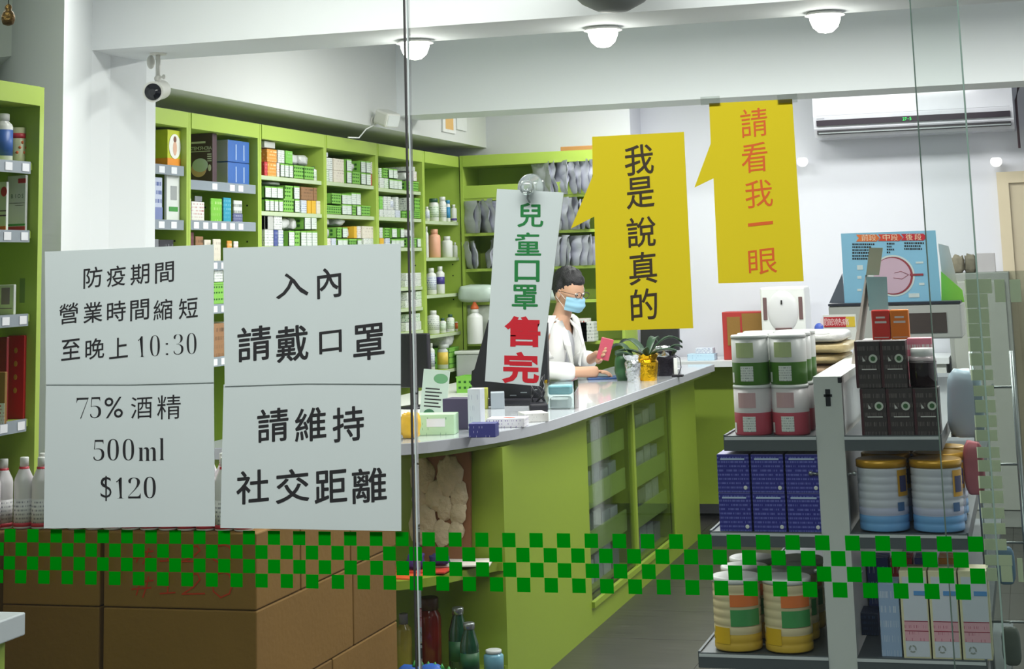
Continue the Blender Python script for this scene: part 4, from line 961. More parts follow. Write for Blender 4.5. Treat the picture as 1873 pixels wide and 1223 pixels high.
for s in (-1, 1):
    ring = [(.102, s * .034 + .026 * math.cos(t), .004 + .017 * math.sin(t)) for t in [k * math.pi / 6 for k in range(13)]]
    m.tube(ring, .0018, M('glasses_frame', (60, 44, 40), .3), 6, T=HT).tube([(.102, s * .06, .008), (.05, s * .083, .008), (-.005, s * .084, .004)], .0016, _M['glasses_frame'], 6, T=HT)
m.tube([(.102, -.009, .006), (.104, 0, .009), (.102, .009, .006)], .0018, _M['glasses_frame'], 6, T=HT); m.build('glasses', per)
# clothes
tr = skin('trousers', [[('p', Lc(-2.62, 9.39, .9), (.15, .13)), ('pp', Lc(-2.62, 9.39, .82), (.15, .13)), ('h', (hipR[0], hipR[1], .76), .1), ('k', Lc(-2.58, 9.27, .47), .078), ('a', Lc(-2.62, 9.26, .1), .06)], ['pp', ('h2', (hipL[0], hipL[1], .76), .1), ('k2', Lc(-2.58, 9.51, .47), .078), ('a2', Lc(-2.62, 9.52, .1), .06)]], PANT); tr.build('trousers', per)
ts = skin('tshirt', [[('p', Lc(-2.60, 9.39, .88), (.145, .12)), ('w', Lc(-2.59, 9.39, 1.02), (.14, .115)), ('c', Lc(-2.55, 9.40, 1.17), (.15, .12)), ('n', Lc(-2.52, 9.40, 1.275), (.062, .062))]], TSH)
ts.build('tshirt', per)
ct = skin('coat', [[('p', Lc(-2.64, 9.39, .80), (.165, .13)), ('w', Lc(-2.62, 9.39, 1.0), (.158, .122)), ('c', Lc(-2.578, 9.40, 1.16), (.168, .132)), ('n', Lc(-2.56, 9.40, 1.265), (.085, .09))],
    ['c', ('s', shR, .082), ('m', tuple((Vector(shR) + Vector(elR)) / 2), .066), ('e', elR, .06), ('f', tuple((Vector(elR) * .5 + Vector(wrR) * .5)), .052), ('w1', tuple(Vector(wrR) * .93 + Vector(elR) * .07), .045)],
    ['c', ('s2', shL, .082), ('m2', tuple((Vector(shL) + Vector(elL)) / 2), .066), ('e2', elL, .06), ('f2', tuple((Vector(elL) * .5 + Vector(wrL) * .5)), .052), ('w2', tuple(Vector(wrL) * .93 + Vector(elL) * .07), .045)]], COAT)
# open the coat front: drop faces in a wedge around the chest's forward axis
keepf = []; keepm = []; keeps = []
fd = Vector((1, -.3, 0)).normalized(); sdv = Vector((.3, 1, 0)).normalized()
for i_, f_ in enumerate(ct.f):
    c_ = sum((Vector(ct.v[k]) for k in f_), Vector()) / len(f_); q = c_ - Vector(Lc(-2.6, 9.4, 0)); u = q.dot(fd); v = q.dot(sdv)
    wv = .035 + .05 * max(0, (c_.z - 1.0)) / .3
    if u > .085 and abs(v) < wv and c_.z > .82 and c_.z < 1.34: continue
    keepf.append(f_); keepm.append(ct.m[i_]); keeps.append(ct.smooth[i_])
ct.f, ct.m, ct.smooth = keepf, keepm, keeps
co = ct.build('coat', per); md = co.modifiers.new('thick', 'SOLIDIFY'); md.thickness = .006; md.offset = 1
m = MB()
for s in (-1, 1):
    base = Vector(Lc(-2.6, 9.4, 0)); pts = [(.10, s * .05, 1.30), (.155, s * .055, 1.24), (.178, s * .06, 1.16), (.176, s * .035, 1.05)]
    inner = [base + fd * a_ + sdv * b_ + Vector((0, 0, c_)) for a_, b_, c_ in pts]; outer = [p_ + sdv * s * w_ + Vector((0, 0, .01)) + fd * -.012 for p_, w_ in zip(inner, (.02, .045, .04, .006))]
    vs = [p_ for p_ in inner + outer] + [p_ + fd * .008 for p_ in inner + outer]; fs = []
    for i in range(3): fs += [(i, i + 1, 5 + i, 4 + i), (8 + i, 12 + i, 13 + i, 9 + i), (i, 8 + i, 9 + i, i + 1), (4 + i, 5 + i, 13 + i, 12 + i)]
    m.add(vs, fs, COAT)
m.build('lapel', co)
hp = Vector(haL) + Vector((.03, -.02, .02))
o = MB().box(-.035, .035, -.005, .005, -.06, .06, M('pink_case', (206, 90, 110), .4), bev=.003).build('small_pink_pack'); o.location = BP + hp; o.rotation_euler = (.2, .25, .5); tag(o, 'small pink pack held up in the hand of the person', 'pack')
# things behind the person
p = P(1120, 640, Y=10.45)
crumple('polka_dot_bag', 'red bag with white dots behind the raised hands', 'bag', (P(1124, 650, Z=.985).x, 10.3, CT), .13, .09, .2, PM('red_dots', (196, 50, 66), (240, 220, 220), 9, .5, cols=30), seed=2, amp=.06)
crumple('white_bag', 'white plush bundle left of the red dotted bag', 'bag', (P(1092, 650, Z=.985).x, 10.3, CT), .1, .08, .13, WPL, seed=31, amp=.08)

# ------------------------------------------------------------------ GONDOLA (double sided rack seen end on)
GY = 4.35; GB = 6.6; GX = -.497
POST = M('rack_white_enamel', (204, 208, 204), .4, noise_amt=.03)
r = thing('store_rack', 'double sided white steel store rack with grey shelves, end on', 'shelf rack', (GX, GY, 0))
bx(-.034, .034, 0, .03, 0, 1.31, POST).build('upright', r)
bx(-.034, .034, GB - GY, GB - GY + .03, 0, 1.31, POST).build('upright', r)
bx(-.022, .022, .03, GB - GY, .06, 1.29, M('rack_back_panel', (186, 192, 190), .35)).build('divider_panel', r)
bx(-.034, .034, .03, GB - GY, 1.29, 1.31, POST).build('top_cap', r)
MB().box(-.006, .006, -.002, 0, 1.24, 1.28, BLACK).box(-.010, .010, -.002, 0, 1.262, 1.268, BLACK).build('slot', r)
bx(.026, .034, -.002, .02, 1.295, 1.308, BLACK).build('cap_notch', r)
LV = [(-.757, -.235, 1.168), (-.803, -.188, .94), (-.845, -.165, .655), (-.86, -.15, .3), (-.86, -.15, .12)]
for (xl, xr, z) in LV:
    for s, xa, xb in ((-1, xl, GX - .034), (1, GX + .034, xr)):
        MB().box(xa - GX, xb - GX, .0, GB - GY, z - .008, z, SHELFM).box(xa - GX, xb - GX, -.003, .002, z - .034, z + .002, SHELFM).build('shelf', r)
        MB().box(xa - GX, xb - GX, -.0045, -.003, z - .008, z - .001, M('trim_bright', (206, 210, 212), .35)).build('edge_trim', r)
        e = xa if s < 0 else xb
        bx(e - GX - .003, e - GX + .003, .0, GB - GY, z - .034, z + .004, SHELFM).build('front_rail', r)
    for s in (-1, 1):
        MB().tube([(s * .034, .006, z - .09), (s * .05, .004, z - .088)], .003, METAL).ball((s * .053, .004, z - .088), .006, .006, .006, METAL, 6).build('bolt', r)
bx(-.36 , .35, .01, GB - GY, 0, .09, POST).build('base', r)
def at(x, y, Y): return P(x, y, Y=Y)
# tins on the top left shelf
def oval_tin(label, x0, x1, z, h, Y, top, bot, lid):
    a, b = at(x0, 700, Y), at(x1, 700, Y); r0 = (b.x - a.x) / 2 * .985; cx_ = (a.x + b.x) / 2
    q = MB().lathe([(r0 * .96, 0), (r0, .004), (r0, h * .45, top), (r0, h * .93)], bot, 28).build('tin'); q.location = (cx_, Y + r0, z); tag(q, label, 'tin')
    MB().lathe([(r0 * 1.02, h * .93), (r0 * 1.02, h * .985), (r0 * .97, h)], lid, 28).build('lid', q)
    for nm, a0, a1, z0_, z1_, mt in (('pale_panel', -2.25, -1.25, .55, .85, M('pale_' + top.name + bot.name, (190, 204, 150) if 'green' in bot.name else (206, 168, 172), .4)), ('white_label', -2.0, -1.3, .08, .38, PWG), ('side_label', -2.75, -2.5, .05, .25, WPL)):
        n = 6; vs = [((r0 + .0008) * math.cos(a0 + (a1 - a0) * k / n), (r0 + .0008) * math.sin(a0 + (a1 - a0) * k / n), h * zz) for zz in (z0_, z1_) for k in range(n + 1)]
        MB().add(vs, [(k, k + 1, n + 2 + k, n + 1 + k) for k in range(n)], mt).build(nm, q)
    return q
TW = M('tin_white', (214, 216, 214), .35); TGn = M('tin_green', (76, 124, 44), .35); TPk = M('tin_pink', (196, 84, 100), .35); TP0 = M('tin_white_pink', (216, 210, 212), .35)
h1 = .122
for row in range(3):
    for c_ in range(2):
        w0 = (('left', 'right')[c_], ('front', 'middle', 'rear')[row]); x0 = 1335 + 70 * c_
        Y = GY + .015 + row * .1
        a = at(x0, 700, GY + .015).x; b = at(x0 + 69, 700, GY + .015).x
        for lv, (tp, bt_, nm) in enumerate(((TP0, TPk, 'pink and white tin'), (TW, TGn, 'green and white tin'))):
            xx0 = PX  # columns stay aligned in depth
            q_ = oval_tin(f'{w0[1]} {w0[0]} {nm}, {["top shelf", "stacked on pink tins"][lv]}, left of post', x0, x0 + 69, 1.168 + lv * h1, h1, GY + .015, tp, bt_, WPL)
            q_.location.y += row * .1
# quilted packs behind them
for i, (c0, tx) in enumerate((((170, 150, 170), 'mauve'), ((206, 184, 150), 'tan'), ((110, 176, 184), 'teal'), ((208, 176, 146), 'pale tan'), ((186, 164, 118), 'ochre'), ((196, 176, 130), 'sand'), ((222, 222, 220), 'white'))):
    mt = M('quilt_' + tx, c0, .3, noise_amt=.15, nscale=30, bump=.3)
    o = crumple('folded_pack', f'{tx} folded soft pack in the stack behind the tins', 'pack', (-.66 + (.015 if i > 3 else -.01) * (i % 2), 5.25, 1.168 + i * .031), .24 + (.02 if i > 3 else 0), .3, .031, mt, seed=i * 7, amp=.05, n=14, puff=.3)
# blue boxes
BB = PM('deep_blue_print', (44, 44, 140), (104, 108, 190), 9, .55, cols=30); BLBT = M('blue_box_top', (150, 146, 186), .4, noise_amt=.25, nscale=10)
for row in range(2):
    for lv in range(2):
        for c_ in range(3):
            x0, x1 = (1313, 1375, 1438)[c_], (1373, 1436, 1502)[c_]
            a, b = at(x0, 900, GY + .01), at(x1, 900, GY + .01); h = .0925
            o = MB().box(-(b.x - a.x) / 2 + .001, (b.x - a.x) / 2 - .001, 0, .17, 0, h - .001, BB, bev=.0015).build('carton'); o.location = ((a.x + b.x) / 2, GY + .01 + row * .18, .94 + lv * h)
            tag(o, f'{["front", "rear"][row]} deep blue carton, {["left", "middle", "right"][c_]} of {["lower", "upper"][lv]} row on the second shelf', 'box')
            bx(-(b.x - a.x) / 2 + .002, (b.x - a.x) / 2 - .002, .002, .168, h - .001, h - .0004, BLBT).build('pale_top', o)
            MB().ball(((b.x - a.x) / 2 - .012, -.0004, .012), .005, .0006, .005, WPL, 6).box(-(b.x - a.x) / 2 + .01, (b.x - a.x) / 2 - .012, -.0006, 0, h - .014, h - .01, M('print_paleblue', (190, 208, 236), .5)).build('seal', o)
# ribbed tins
def ribbed(label, cx_, Y, z, r0, h, bands, lid, lidh=.014):
    prof = []; n = 8
    for i in range(n):
        zz = .004 + (h - lidh - .006) * i / n; mt = bands[min(int(i / n * len(bands)), len(bands) - 1)]; dz = (h - lidh - .006) / n
        prof += [(r0 * .972, zz, mt), (r0, zz + dz * .15, mt), (r0, zz + dz * .85, mt)]
    prof += [(r0 * .985, h - lidh)]
    o = MB().lathe(prof, bands[0], 30).build('can'); o.location = (cx_, Y, z); tag(o, label, 'can')
    MB().lathe([(r0 * 1.03, h - lidh), (r0 * 1.03, h - .002), (r0 * .97, h)], lid, 30).build('lid', o); return o
YEL = M('can_yellow', (206, 170, 60), .35); CRM = M('can_cream', (214, 200, 160), .35); ORN = M('can_orange', (222, 120, 60), .35); GRN_ = M('can_green', (70, 150, 84), .35)
def arc(parent, r0, a0, a1, z0_, z1_, mt, nm, push=.0012):
    n = 8; vs = [((r0 + push) * math.cos(a0 + (a1 - a0) * k / n), (r0 + push) * math.sin(a0 + (a1 - a0) * k / n), zz) for zz in (z0_, z1_) for k in range(n + 1)]
    return MB().add(vs, [(k, k + 1, n + 2 + k, n + 1 + k) for k in range(n)], mt, None, True).build(nm, parent)
for row in range(3):
    for c_ in range(2):
        x0, x1 = ((1306, 1393), (1398, 1486))[c_]; a, b = at(x0, 1130, GY + .06), at(x1, 1130, GY + .06); r0 = (b.x - a.x) / 2 * .99
        h = .175
        q = ribbed(f'{["front", "middle", "rear"][row]} {["left", "right"][c_]} yellow and orange ribbed can with white lid, third shelf', (a.x + b.x) / 2, GY + .06 + r0 * 0 + row * .135, .655, r0, h, [YEL, CRM, CRM, CRM], WPL)
        arc(q, r0, -1.7, -.35, h * .62, h * .78, ORN, 'orange_panel'); arc(q, r0, -1.7, -.35, h * .36, h * .58, GRN_, 'green_panel'); arc(q, r0, -2.6, -1.75, h * .12, h * .34, M('can_gold', (216, 176, 40), .35), 'gold_panel')
GOLDL = M('gold_lid', (200, 150, 40), .3, metal=.3); CANW = M('can_white', (198, 202, 212), .3); CANB = M('can_blue', (110, 164, 216), .3); CANP = M('can_lilac', (186, 190, 214), .3)
for row in range(3):
    for c_ in range(2):
        x0, x1 = ((1568, 1661), (1666, 1762))[c_]; a, b = at(x0, 900, GY + .05), at(x1, 900, GY + .05); r0 = (b.x - a.x) / 2 * .98; h = .17
        q = ribbed(f'{["front", "middle", "rear"][row]} {["left", "right"][c_]} silver white ribbed can with gold lid, second shelf', (a.x + b.x) / 2, GY + .06 + row * .14, .94, r0, h, [CANB, CANP, CANW, CANW, CANW, CANW], GOLDL, .018)
        q2 = arc(q, r0, -.85, -.2, h * .5, h * .86, GOLDL, 'gold_crest'); arc(q, r0, -.75, -.35, h * .56, h * .78, M('crest_navy', (50, 54, 100), .4), 'navy_crest', .002); arc(q, r0, -.9, -.55, h * .3, h * .42, M('crest_blue', (60, 100, 150), .4), 'blue_seal')
# black tea cartons
TEA = PM('black_carton_print', (62, 54, 55), (104, 96, 94), 5, .45, cols=26); TEAR = M('maroon_side', (74, 36, 44), .4)
def teabox(label, x0, x1, z, h, Y):
    a, b = at(x0, 750, Y), at(x1, 750, Y); wd_ = (b.x - a.x) - .0015
    o = MB().box(-wd_ / 2, wd_ / 2, 0, .07, 0, h - .001, TEA, bev=.001).build('carton'); o.location = ((a.x + b.x) / 2, Y, z); tag(o, label, 'box')
    MB().box(-wd_ / 2 - .0003, -wd_ / 2 + wd_ * .1, -.0004, .05, .002, h - .003, TEAR).build('maroon_strip', o)
    T = Matrix.Translation((wd_ * .22, -.0006, h * .62)) @ Matrix.Rotation(math.pi / 2, 4, 'X')
    MB().lathe([(.0105, 0), (.0105, .0006)], M('badge_white', (206, 214, 200), .5), 20, T=T).lathe([(.006, .0006), (.006, .0012)], M('badge_green', (60, 104, 60), .5), 12, T=T).build('round_badge', o)
    MB().box(-wd_ * .25, wd_ * .34, -.0008, 0, h * .385, h * .405, M('print_bone', (216, 214, 210), .5)).build('rule', o)
    MB().add([(-wd_ * .2, -.0008, h * .56), (-wd_ * .08, -.0008, h * .57), (-wd_ * .2, -.0008, h * .66)], [(0, 1, 2)], _M['print_bone']).build('logo_mark', o)
    return o
ht = .113
for k, (x0, x1) in enumerate(((1574, 1622), (1622, 1671), (1671, 1719))): teabox(f'black carton with green badge, {["left", "middle", "right"][k]} of the lower row on the top right shelf', x0, x1, 1.168, ht, GY + .006)
for k, (x0, x1) in enumerate(((1569, 1616), (1616, 1664))): teabox(f'black carton with green badge, {["left", "right"][k]} of the upper row beside the dark jar', x0, x1, 1.168 + ht, ht, GY + .006)
p = at(1690, 700, GY + .04)
q = bottle('dark square jar with white lid on the right black carton', (p.x, GY + .042, 1.168 + ht), .033, .092, M('dark_jar_glass', (34, 16, 22), .12, coat=.5), WPL, None, name='jar', cat='jar', capw=.84, shoulder=.66, caph=.24)
MB().lathe([(.0335, .058), (.030, .072)], M('jar_shrink', (190, 176, 180), .25), 18).build('shrink_band', q)
p0 = at(1662, 600, GY + .12); p1 = at(1706, 700, GY + .12)
o = MB().box(-.03, .03, 0, .05, 0, .226, PM('pink_white_print', (226, 130, 150), (236, 226, 226), 8, .5), bev=.002).build('carton'); o.location = ((p0.x + p1.x) / 2 + .0, GY + .1, 1.168); tag(o, 'pink and white carton standing behind the dark jar', 'box')
# orange + red box, pale signs
zt = at(1600, 567, GY + .22).z
o = MB().box(-.075, .075, 0, .12, 0, at(1600, 622, GY + .22).z - 1.168, M('grey_carton_l', (176, 178, 176), .5)).build('carton'); p = at(1628, 600, GY + .22); o.location = (p.x, GY + .22, 1.168); tag(o, 'plain grey carton under the red and orange packs', 'box')
zq = at(1600, 622, GY + .22).z
for k, (x0, x1, c0, tx) in enumerate(((1595, 1628, (206, 56, 46), 'red'), (1629, 1663, (228, 128, 40), 'orange'))):
    a, b = at(x0, 600, GY + .22), at(x1, 600, GY + .22); w_ = b.x - a.x; h_ = zt - zq
    o = MB().box(-w_ / 2, w_ / 2, 0, .03, 0, h_, M('pack_' + tx, c0, .4), bev=.003).build('pack'); o.location = ((a.x + b.x) / 2, GY + .22, zq); tag(o, f'{tx} pack standing on the plain grey carton', 'pack')
    m = MB().box(-w_ * .25, w_ * .25, -.0008, 0, h_ * .72, h_ * .78, _M['print_bone']).box(-w_ * .32, w_ * .32, -.0008, 0, h_ * .56, h_ * .63, _M['print_bone']).box(-w_ * .4, w_ * .4, -.0008, 0, h_ * .08, h_ * .1, _M['print_bone']); m.build('lettering', o)
# A-frame card and leaflets
zf = 1.31
Y = GY + .3; a = at(1582, 505, Y); b1 = at(1556, 640, Y); b2 = at(1594, 622, Y)
o = MB().add([(0, 0, 0)], [], WPL)
r2 = thing('tent_card', 'folded white tent card standing on the rack top', 'sign', (GX + .005, GY + .5, zf))
hA = P(1582, 503, Y=GY + .5).z - zf
TC = M('tent_card', (214, 200, 192), .6)
xa_ = P(1556, 645, Y=GY + .5).x - GX - .005; xm_ = P(1583, 503, Y=GY + .5).x - GX - .005; xb2 = P(1600, 622, Y=GY + .5).x - GX - .005
MB().slab([(xa_, 0), (xa_ + .012, 0), (xm_ + .004, hA), (xm_, hA)], .16, TC).build('left_leaf', r2)
MB().slab([(xb2, 0), (xb2 + .005, 0), (xm_ + .007, hA), (xm_, hA)], .16, WPL).build('right_leaf', r2)
def card(label, pts, Y, mat, t=.002, name='price_card', cat='card', stand=None):
    q = [P(x, y, Y=Y) for x, y in pts]; cx_ = sum(v.x for v in q) / len(q); z_ = min(v.z for v in q)
    o = MB().slab([(v.x - cx_, v.z - z_) for v in q], t, mat).build(name); o.location = (cx_, Y, z_); return tag(o, label, cat)
o = card('blue grey leaflet holder leaning before the eye poster', [(1584, 506), (1622, 506), (1625, 566), (1590, 568)], GY + .36, M('blue_grey_leaflet', (150, 190, 196), .4, noise_amt=.1), name='leaflet', cat='leaflet')
MB().box(-.01, .01, .002, .03, -.15, 0, CLEARW).build('holder', o)
card('tall pale olive leaflet sticking up behind the blue grey one', [(1590, 453), (1615, 453), (1608, 503), (1584, 503)], GY + .37, M('olive_leaflet', (190, 196, 172), .5), name='leaflet', cat='leaflet')
# equipment with eye poster
Y = 6.2
p0 = at(1515, 560, Y); p1 = at(1760, 600, Y)
r2 = thing('display_case', 'grey countertop device case on the far end of the rack', 'case', ((p0.x + p1.x) / 2, Y, 1.31))
W = p1.x - p0.x; hz = p0.z - 1.31
MB().box(-W / 2, W / 2, 0, .3, 0, hz, M('case_grey', (176, 178, 174), .4), bev=.006).build('housing', r2)
MB().box(.03, W / 2 - .05, -.003, 0, .02, hz - .03, M('case_window', (70, 62, 60), .2)).build('window', r2)
bx(-W / 2, W / 2, -.004, .3, hz, hz + .008, M('case_dark_top', (40, 44, 56), .4)).build('dark_top', r2)
for s in (-1, 1): MB().box(s * W * .3 - .02, s * W * .3 + .02, .05, .25, -.001, .0, BLACK).build('foot', r2)
# poster board
Yp = Y + .08
cs = [P(x, y, Y=Yp) for x, y in ((1538, 427), (1711, 421), (1722, 554), (1545, 557))]; cx_ = P(1630, 490, Y=Yp); zb_ = 1.31 + hz + .008
r2 = thing('eye_poster', 'blue poster board with eyeball diagram and red arrows', 'poster', (cx_.x, Yp, zb_))
POB = M('poster_blue', (140, 196, 226), .4, noise_amt=.1, nscale=3)
MB().slab([(v.x - cx_.x, max(0, v.z - zb_)) for v in cs], .006, POB).build('board', r2)
MB().add([(P(1515, 557, Y=Yp + .02).x - cx_.x, .05, 0), (P(1545, 557, Y=Yp).x - cx_.x, .008, 0), (P(1540, 500, Y=Yp).x - cx_.x, .008, P(1540, 500, Y=Yp).z - zb_), (P(1515, 557, Y=Yp).x - cx_.x, .06, 0.0), (P(1545, 557, Y=Yp).x - cx_.x, .02, 0), (P(1540, 500, Y=Yp).x - cx_.x, .02, P(1540, 500, Y=Yp).z - zb_)], [(0, 1, 2), (3, 5, 4), (0, 2, 5, 3), (1, 4, 5, 2), (0, 3, 4, 1)], M('easel_grey', (90, 98, 112), .5)).build('easel', r2)
def pl(x, y, dy=0): v = P(x, y, Y=Yp); return (v.x - cx_.x, dy, v.z - zb_)
for k, (x0, x1, c0) in enumerate(((1566, 1608, (226, 120, 60)), (1606, 1650, (214, 74, 50)), (1648, 1694, (196, 44, 60)))):
    mt = M('arrow_%d' % k, c0, .5)
    y0, y1 = 429 - k * .7, 441.5 - k * .9; ym = (y0 + y1) / 2
    q = [pl(x0, y0), pl(x1 - 5, y0 - .5), pl(x1 + 1, ym), pl(x1 - 5, y1), pl(x0, y1), pl(x0 + 5, ym)]
    m = MB().slab([(v[0], v[2]) for v in q], .0015, mt, T=Matrix.Translation((0, -.0015 - .0004 * k, 0))); m.build('arrow', r2)
letters_l = MB()
YPl = Yp - .004
for k, (s_, xs) in enumerate((('前段', (1582, 1596)), ('中段', (1621, 1636)), ('後段', (1663, 1679)))):
    for ch, x in zip(s_, xs):
        vs_, fs_, gw, gh = glyph(ch, 0); c = P(x, 434.5 - k * .6, Y=YPl); W_ = 12.5 * 6.5 / FPX * .95; H_ = 11 * 6.5 / FPX
        letters_l.add([(c.x - cx_.x + v.x * W_ / gw, -.0035, c.z - zb_ + v.y * H_ / gh) for v in vs_], fs_, M('poster_letter', (246, 222, 190), .5))
letters_l.build('lettering', r2)
m = MB()
for (x0, x1, y0, n) in ((1559, 1600, 445, 6), (1622, 1637, 444, 4), (1654, 1690, 443, 3)):
    for k in range(n):
        xx = x0
        while xx < x1 - (0, 6, 2, 9, 4, 8)[k] - 1:
            w_ = R.choice((2.2, 3, 3.6)); a_ = pl(xx, y0 + k * 5.3); b_ = pl(min(xx + w_, x1), y0 + k * 5.3 + 3)
            m.box(a_[0], b_[0], -.0012, 0, b_[2], a_[2], DARK); xx += w_ + 1
m.build('text_block', r2)
c0 = pl(1639, 505)
def disc(px_, py_, rx, rz, mt, dy, parent, nm):
    v = pl(px_, py_); n = 40; k_ = 6.5 / FPX
    return MB().add([(v[0] + rx * k_ * math.cos(2 * math.pi * i / n), -dy, v[2] + rz * k_ * math.sin(2 * math.pi * i / n)) for i in range(n)], [tuple(range(n))], mt).build(nm, parent)
disc(1634, 504, 36, 35, M('eye_halo', (206, 220, 220), .5), .001, r2, 'eye_halo'); disc(1634, 504, 33, 32, M('eye_rim', (150, 60, 70), .5), .0016, r2, 'eye_rim'); disc(1632, 504, 31, 30, M('eye_inner', (206, 178, 196), .5, noise_amt=.1, nscale=5), .0022, r2, 'eyeball')
m = MB(); a_ = pl(1664, 500.5); b_ = pl(1689, 503.5); m.box(a_[0], b_[0], -.003, 0, b_[2], a_[2], _M['eye_rim'])
m.tube([pl(1662, 502, -.003), pl(1648, 496, -.003), pl(1636, 499, -.003)], .0008, _M['eye_rim'], 5).tube([pl(1662, 502, -.003), pl(1650, 510, -.003), pl(1634, 508, -.003)], .0008, _M['eye_rim'], 5); m.build('nerve', r2)
m = MB()
for x, y, w_, h_ in ((1573, 489, 11, 8), (1572, 507, 8, 5), (1682, 480, 14, 3), (1686, 519, 10, 4), (1672, 540, 20, 7), (1572, 530, 8, 4)):
    a_ = pl(x - w_ / 2, y - h_ / 2); b_ = pl(x + w_ / 2, y + h_ / 2); m.box(a_[0], b_[0], -.0014, 0, b_[2], a_[2], _M['eye_halo'])
m.build('caption', r2)
# clutter right of the poster
card('bright green leaflet behind the right edge of the eye poster', [(1721, 496), (1760, 530), (1764, 552), (1722, 554)], Yp + .05, M('bright_green_leaflet', (130, 200, 70), .5), t=.01, name='leaflet', cat='leaflet')
card('slanted grey white brochure right of the eye poster', [(1716, 445), (1735, 450), (1752, 520), (1745, 530), (1722, 498)], Yp + .07, M('grey_brochure', (190, 186, 180), .5), t=.01, name='brochure', cat='leaflet')
p = at(1790, 500, 10.9)
for k, (x0, x1, yt, c0, tx) in enumerate(((1742, 1765, 468, (120, 112, 96), 'brown dried bundle, left one'), (1766, 1787, 466, (104, 98, 84), 'brown dried bundle, right one'), (1788, 1822, 463, (170, 168, 170), 'grey metal box'))):
    a = at(x0, 500, 10.9); b = at(x1, 500, 10.9)
    if k < 2: crumple('dried_bundle', f'{tx} on the cabinet by the cream door', 'bundle', ((a.x + b.x) / 2, 10.9, at(x0, 500, 10.9).z), b.x - a.x, .08, at(x0, yt, 10.9).z - at(x0, 500, 10.9).z, M('dried_%d' % k, c0, .7, noise_amt=.3, nscale=30), seed=k * 9)
    else: carton(f'{tx} on the cabinet by the cream door', ((a.x + b.x) / 2, 10.9, at(x0, 500, 10.9).z), b.x - a.x, .1, at(x0, yt, 10.9).z - at(x0, 500, 10.9).z, M('grey_tin', c0, .4), name='metal_box')
a = at(1730, 500, 10.9); b = at(1845, 500, 10.9)
o = MB().box(a.x - b.x, 0, -.12, .3, 0, a.z, M('cabinet_grey', (150, 152, 148), .5), bev=.005).build('cabinet'); o.location = (b.x, 10.95, 0); tag(o, 'tall pale grey cabinet beside the cream door', 'cabinet')
MB().box((a.x - b.x) * .93, (a.x - b.x) * .52, -.13, -.12, .1, a.z - .05, M('cabinet_door', (164, 166, 160), .5), bev=.004).build('door', o); MB().box((a.x - b.x) * .48, (a.x - b.x) * .07, -.13, -.12, .1, a.z - .05, _M['cabinet_door'], bev=.004).build('door', o)
# cartons on the third right shelf
Y = GY + .01
def tallbox(label, x0, x1, yt, z, mt, Y=GY + .01, dep=.09, name='carton'):
    a, b = at(x0, 1120, Y), at(x1, 1120, Y); w_ = b.x - a.x - .001; h_ = at(x0, yt, Y).z - z
    o = MB().box(-w_ / 2, w_ / 2, 0, dep, 0, h_, mt, bev=.0015).build(name); o.location = ((a.x + b.x) / 2, Y, z); tag(o, label, 'box'); return o, w_, h_
CRB = M('cream_carton', (220, 214, 176), .5); CWB = M('white_blue_face', (206, 212, 222), .5); CPK = PM('pink_band_print', (222, 168, 180), (170, 60, 90), 3, .35)
for k, (x0, x1) in enumerate(((1648, 1699), (1701, 1754), (1756, 1811))):
    o, w_, h_ = tallbox(f'cream sided carton with pink bands, {["left", "middle", "right"][k]} of three on the third right shelf', x0, x1, 1043, .655, CRB)
    bx(-w_ / 2 + .006, w_ / 2 - .003, -.0008, 0, .004, h_ * .93, CWB).build('front_face', o)
    MB().box(-w_ / 2 + .006, w_ / 2 - .003, -.0014, 0, h_ * .2, h_ * .42, CPK).build('pink_band', o)
    MB().box(-w_ / 2 + .006, w_ / 2 - .003, -.002, 0, h_ * .42, h_ * .428, M('crimson_line', (150, 30, 60), .5)).box(-w_ / 2 + .006, w_ / 2 - .003, -.002, 0, h_ * .31, h_ * .318, _M['crimson_line']).box(0.0, w_ / 2 - .004, -.002, 0, h_ * .72, h_ * .77, M('sky_band', (90, 150, 210), .5)).build('band_line', o)
    T = Matrix.Translation((-w_ * .16, -.0008, h_ * .11)) @ Matrix.Rotation(math.pi / 2, 4, 'X'); n = 16; vs = []
    for i in range(n):
        if i % 5 == 4: continue
        a0 = 2 * math.pi * i / n; a1 = 2 * math.pi * (i + 1) / n; kk = len(vs); vs += [(.009 * math.cos(a0), .009 * math.sin(a0), .0008), (.009 * math.cos(a1), .009 * math.sin(a1), .0008), (.0055 * math.cos(a1), .0055 * math.sin(a1), .0008), (.0055 * math.cos(a0), .0055 * math.sin(a0), .0008)]
    MB().add(vs, [(i, i + 1, i + 2, i + 3) for i in range(0, len(vs), 4)], M('recycle_grey', (150, 156, 150), .5), T).build('recycling_mark', o)
o, w_, h_ = tallbox('pale blue carton left of the cream sided cartons', 1608, 1646, 1066, .655, PM('pale_blue_carton', (150, 172, 204), (196, 206, 220), 5, .4), Y=GY + .02)
for k, (x0, x1, yt, mt, tx) in enumerate(((1570, 1606, 1120, PM('navy_dark_print', (30, 40, 70), (60, 80, 120), 4, .4), 'dark navy carton at the back beside the post'),)): tallbox(tx + ' on the third right shelf', x0, x1, yt, .655, mt, Y=GY + .25)
for k in range(4):
    tallbox(f'dark mixed carton, {ORD[k]} from the post, behind on the third right shelf', 1590 + k * 44, 1630 + k * 44, 1020, .655, (PBLU, PRED, PBLU, PORG)[k], Y=GY + .45)
for k in range(3): carton(f'stock carton under the third left shelf, {ORD[k]} from the window', (-.72, GY + .2 + k * .3, .3), .2, .26, .22, PBLU)
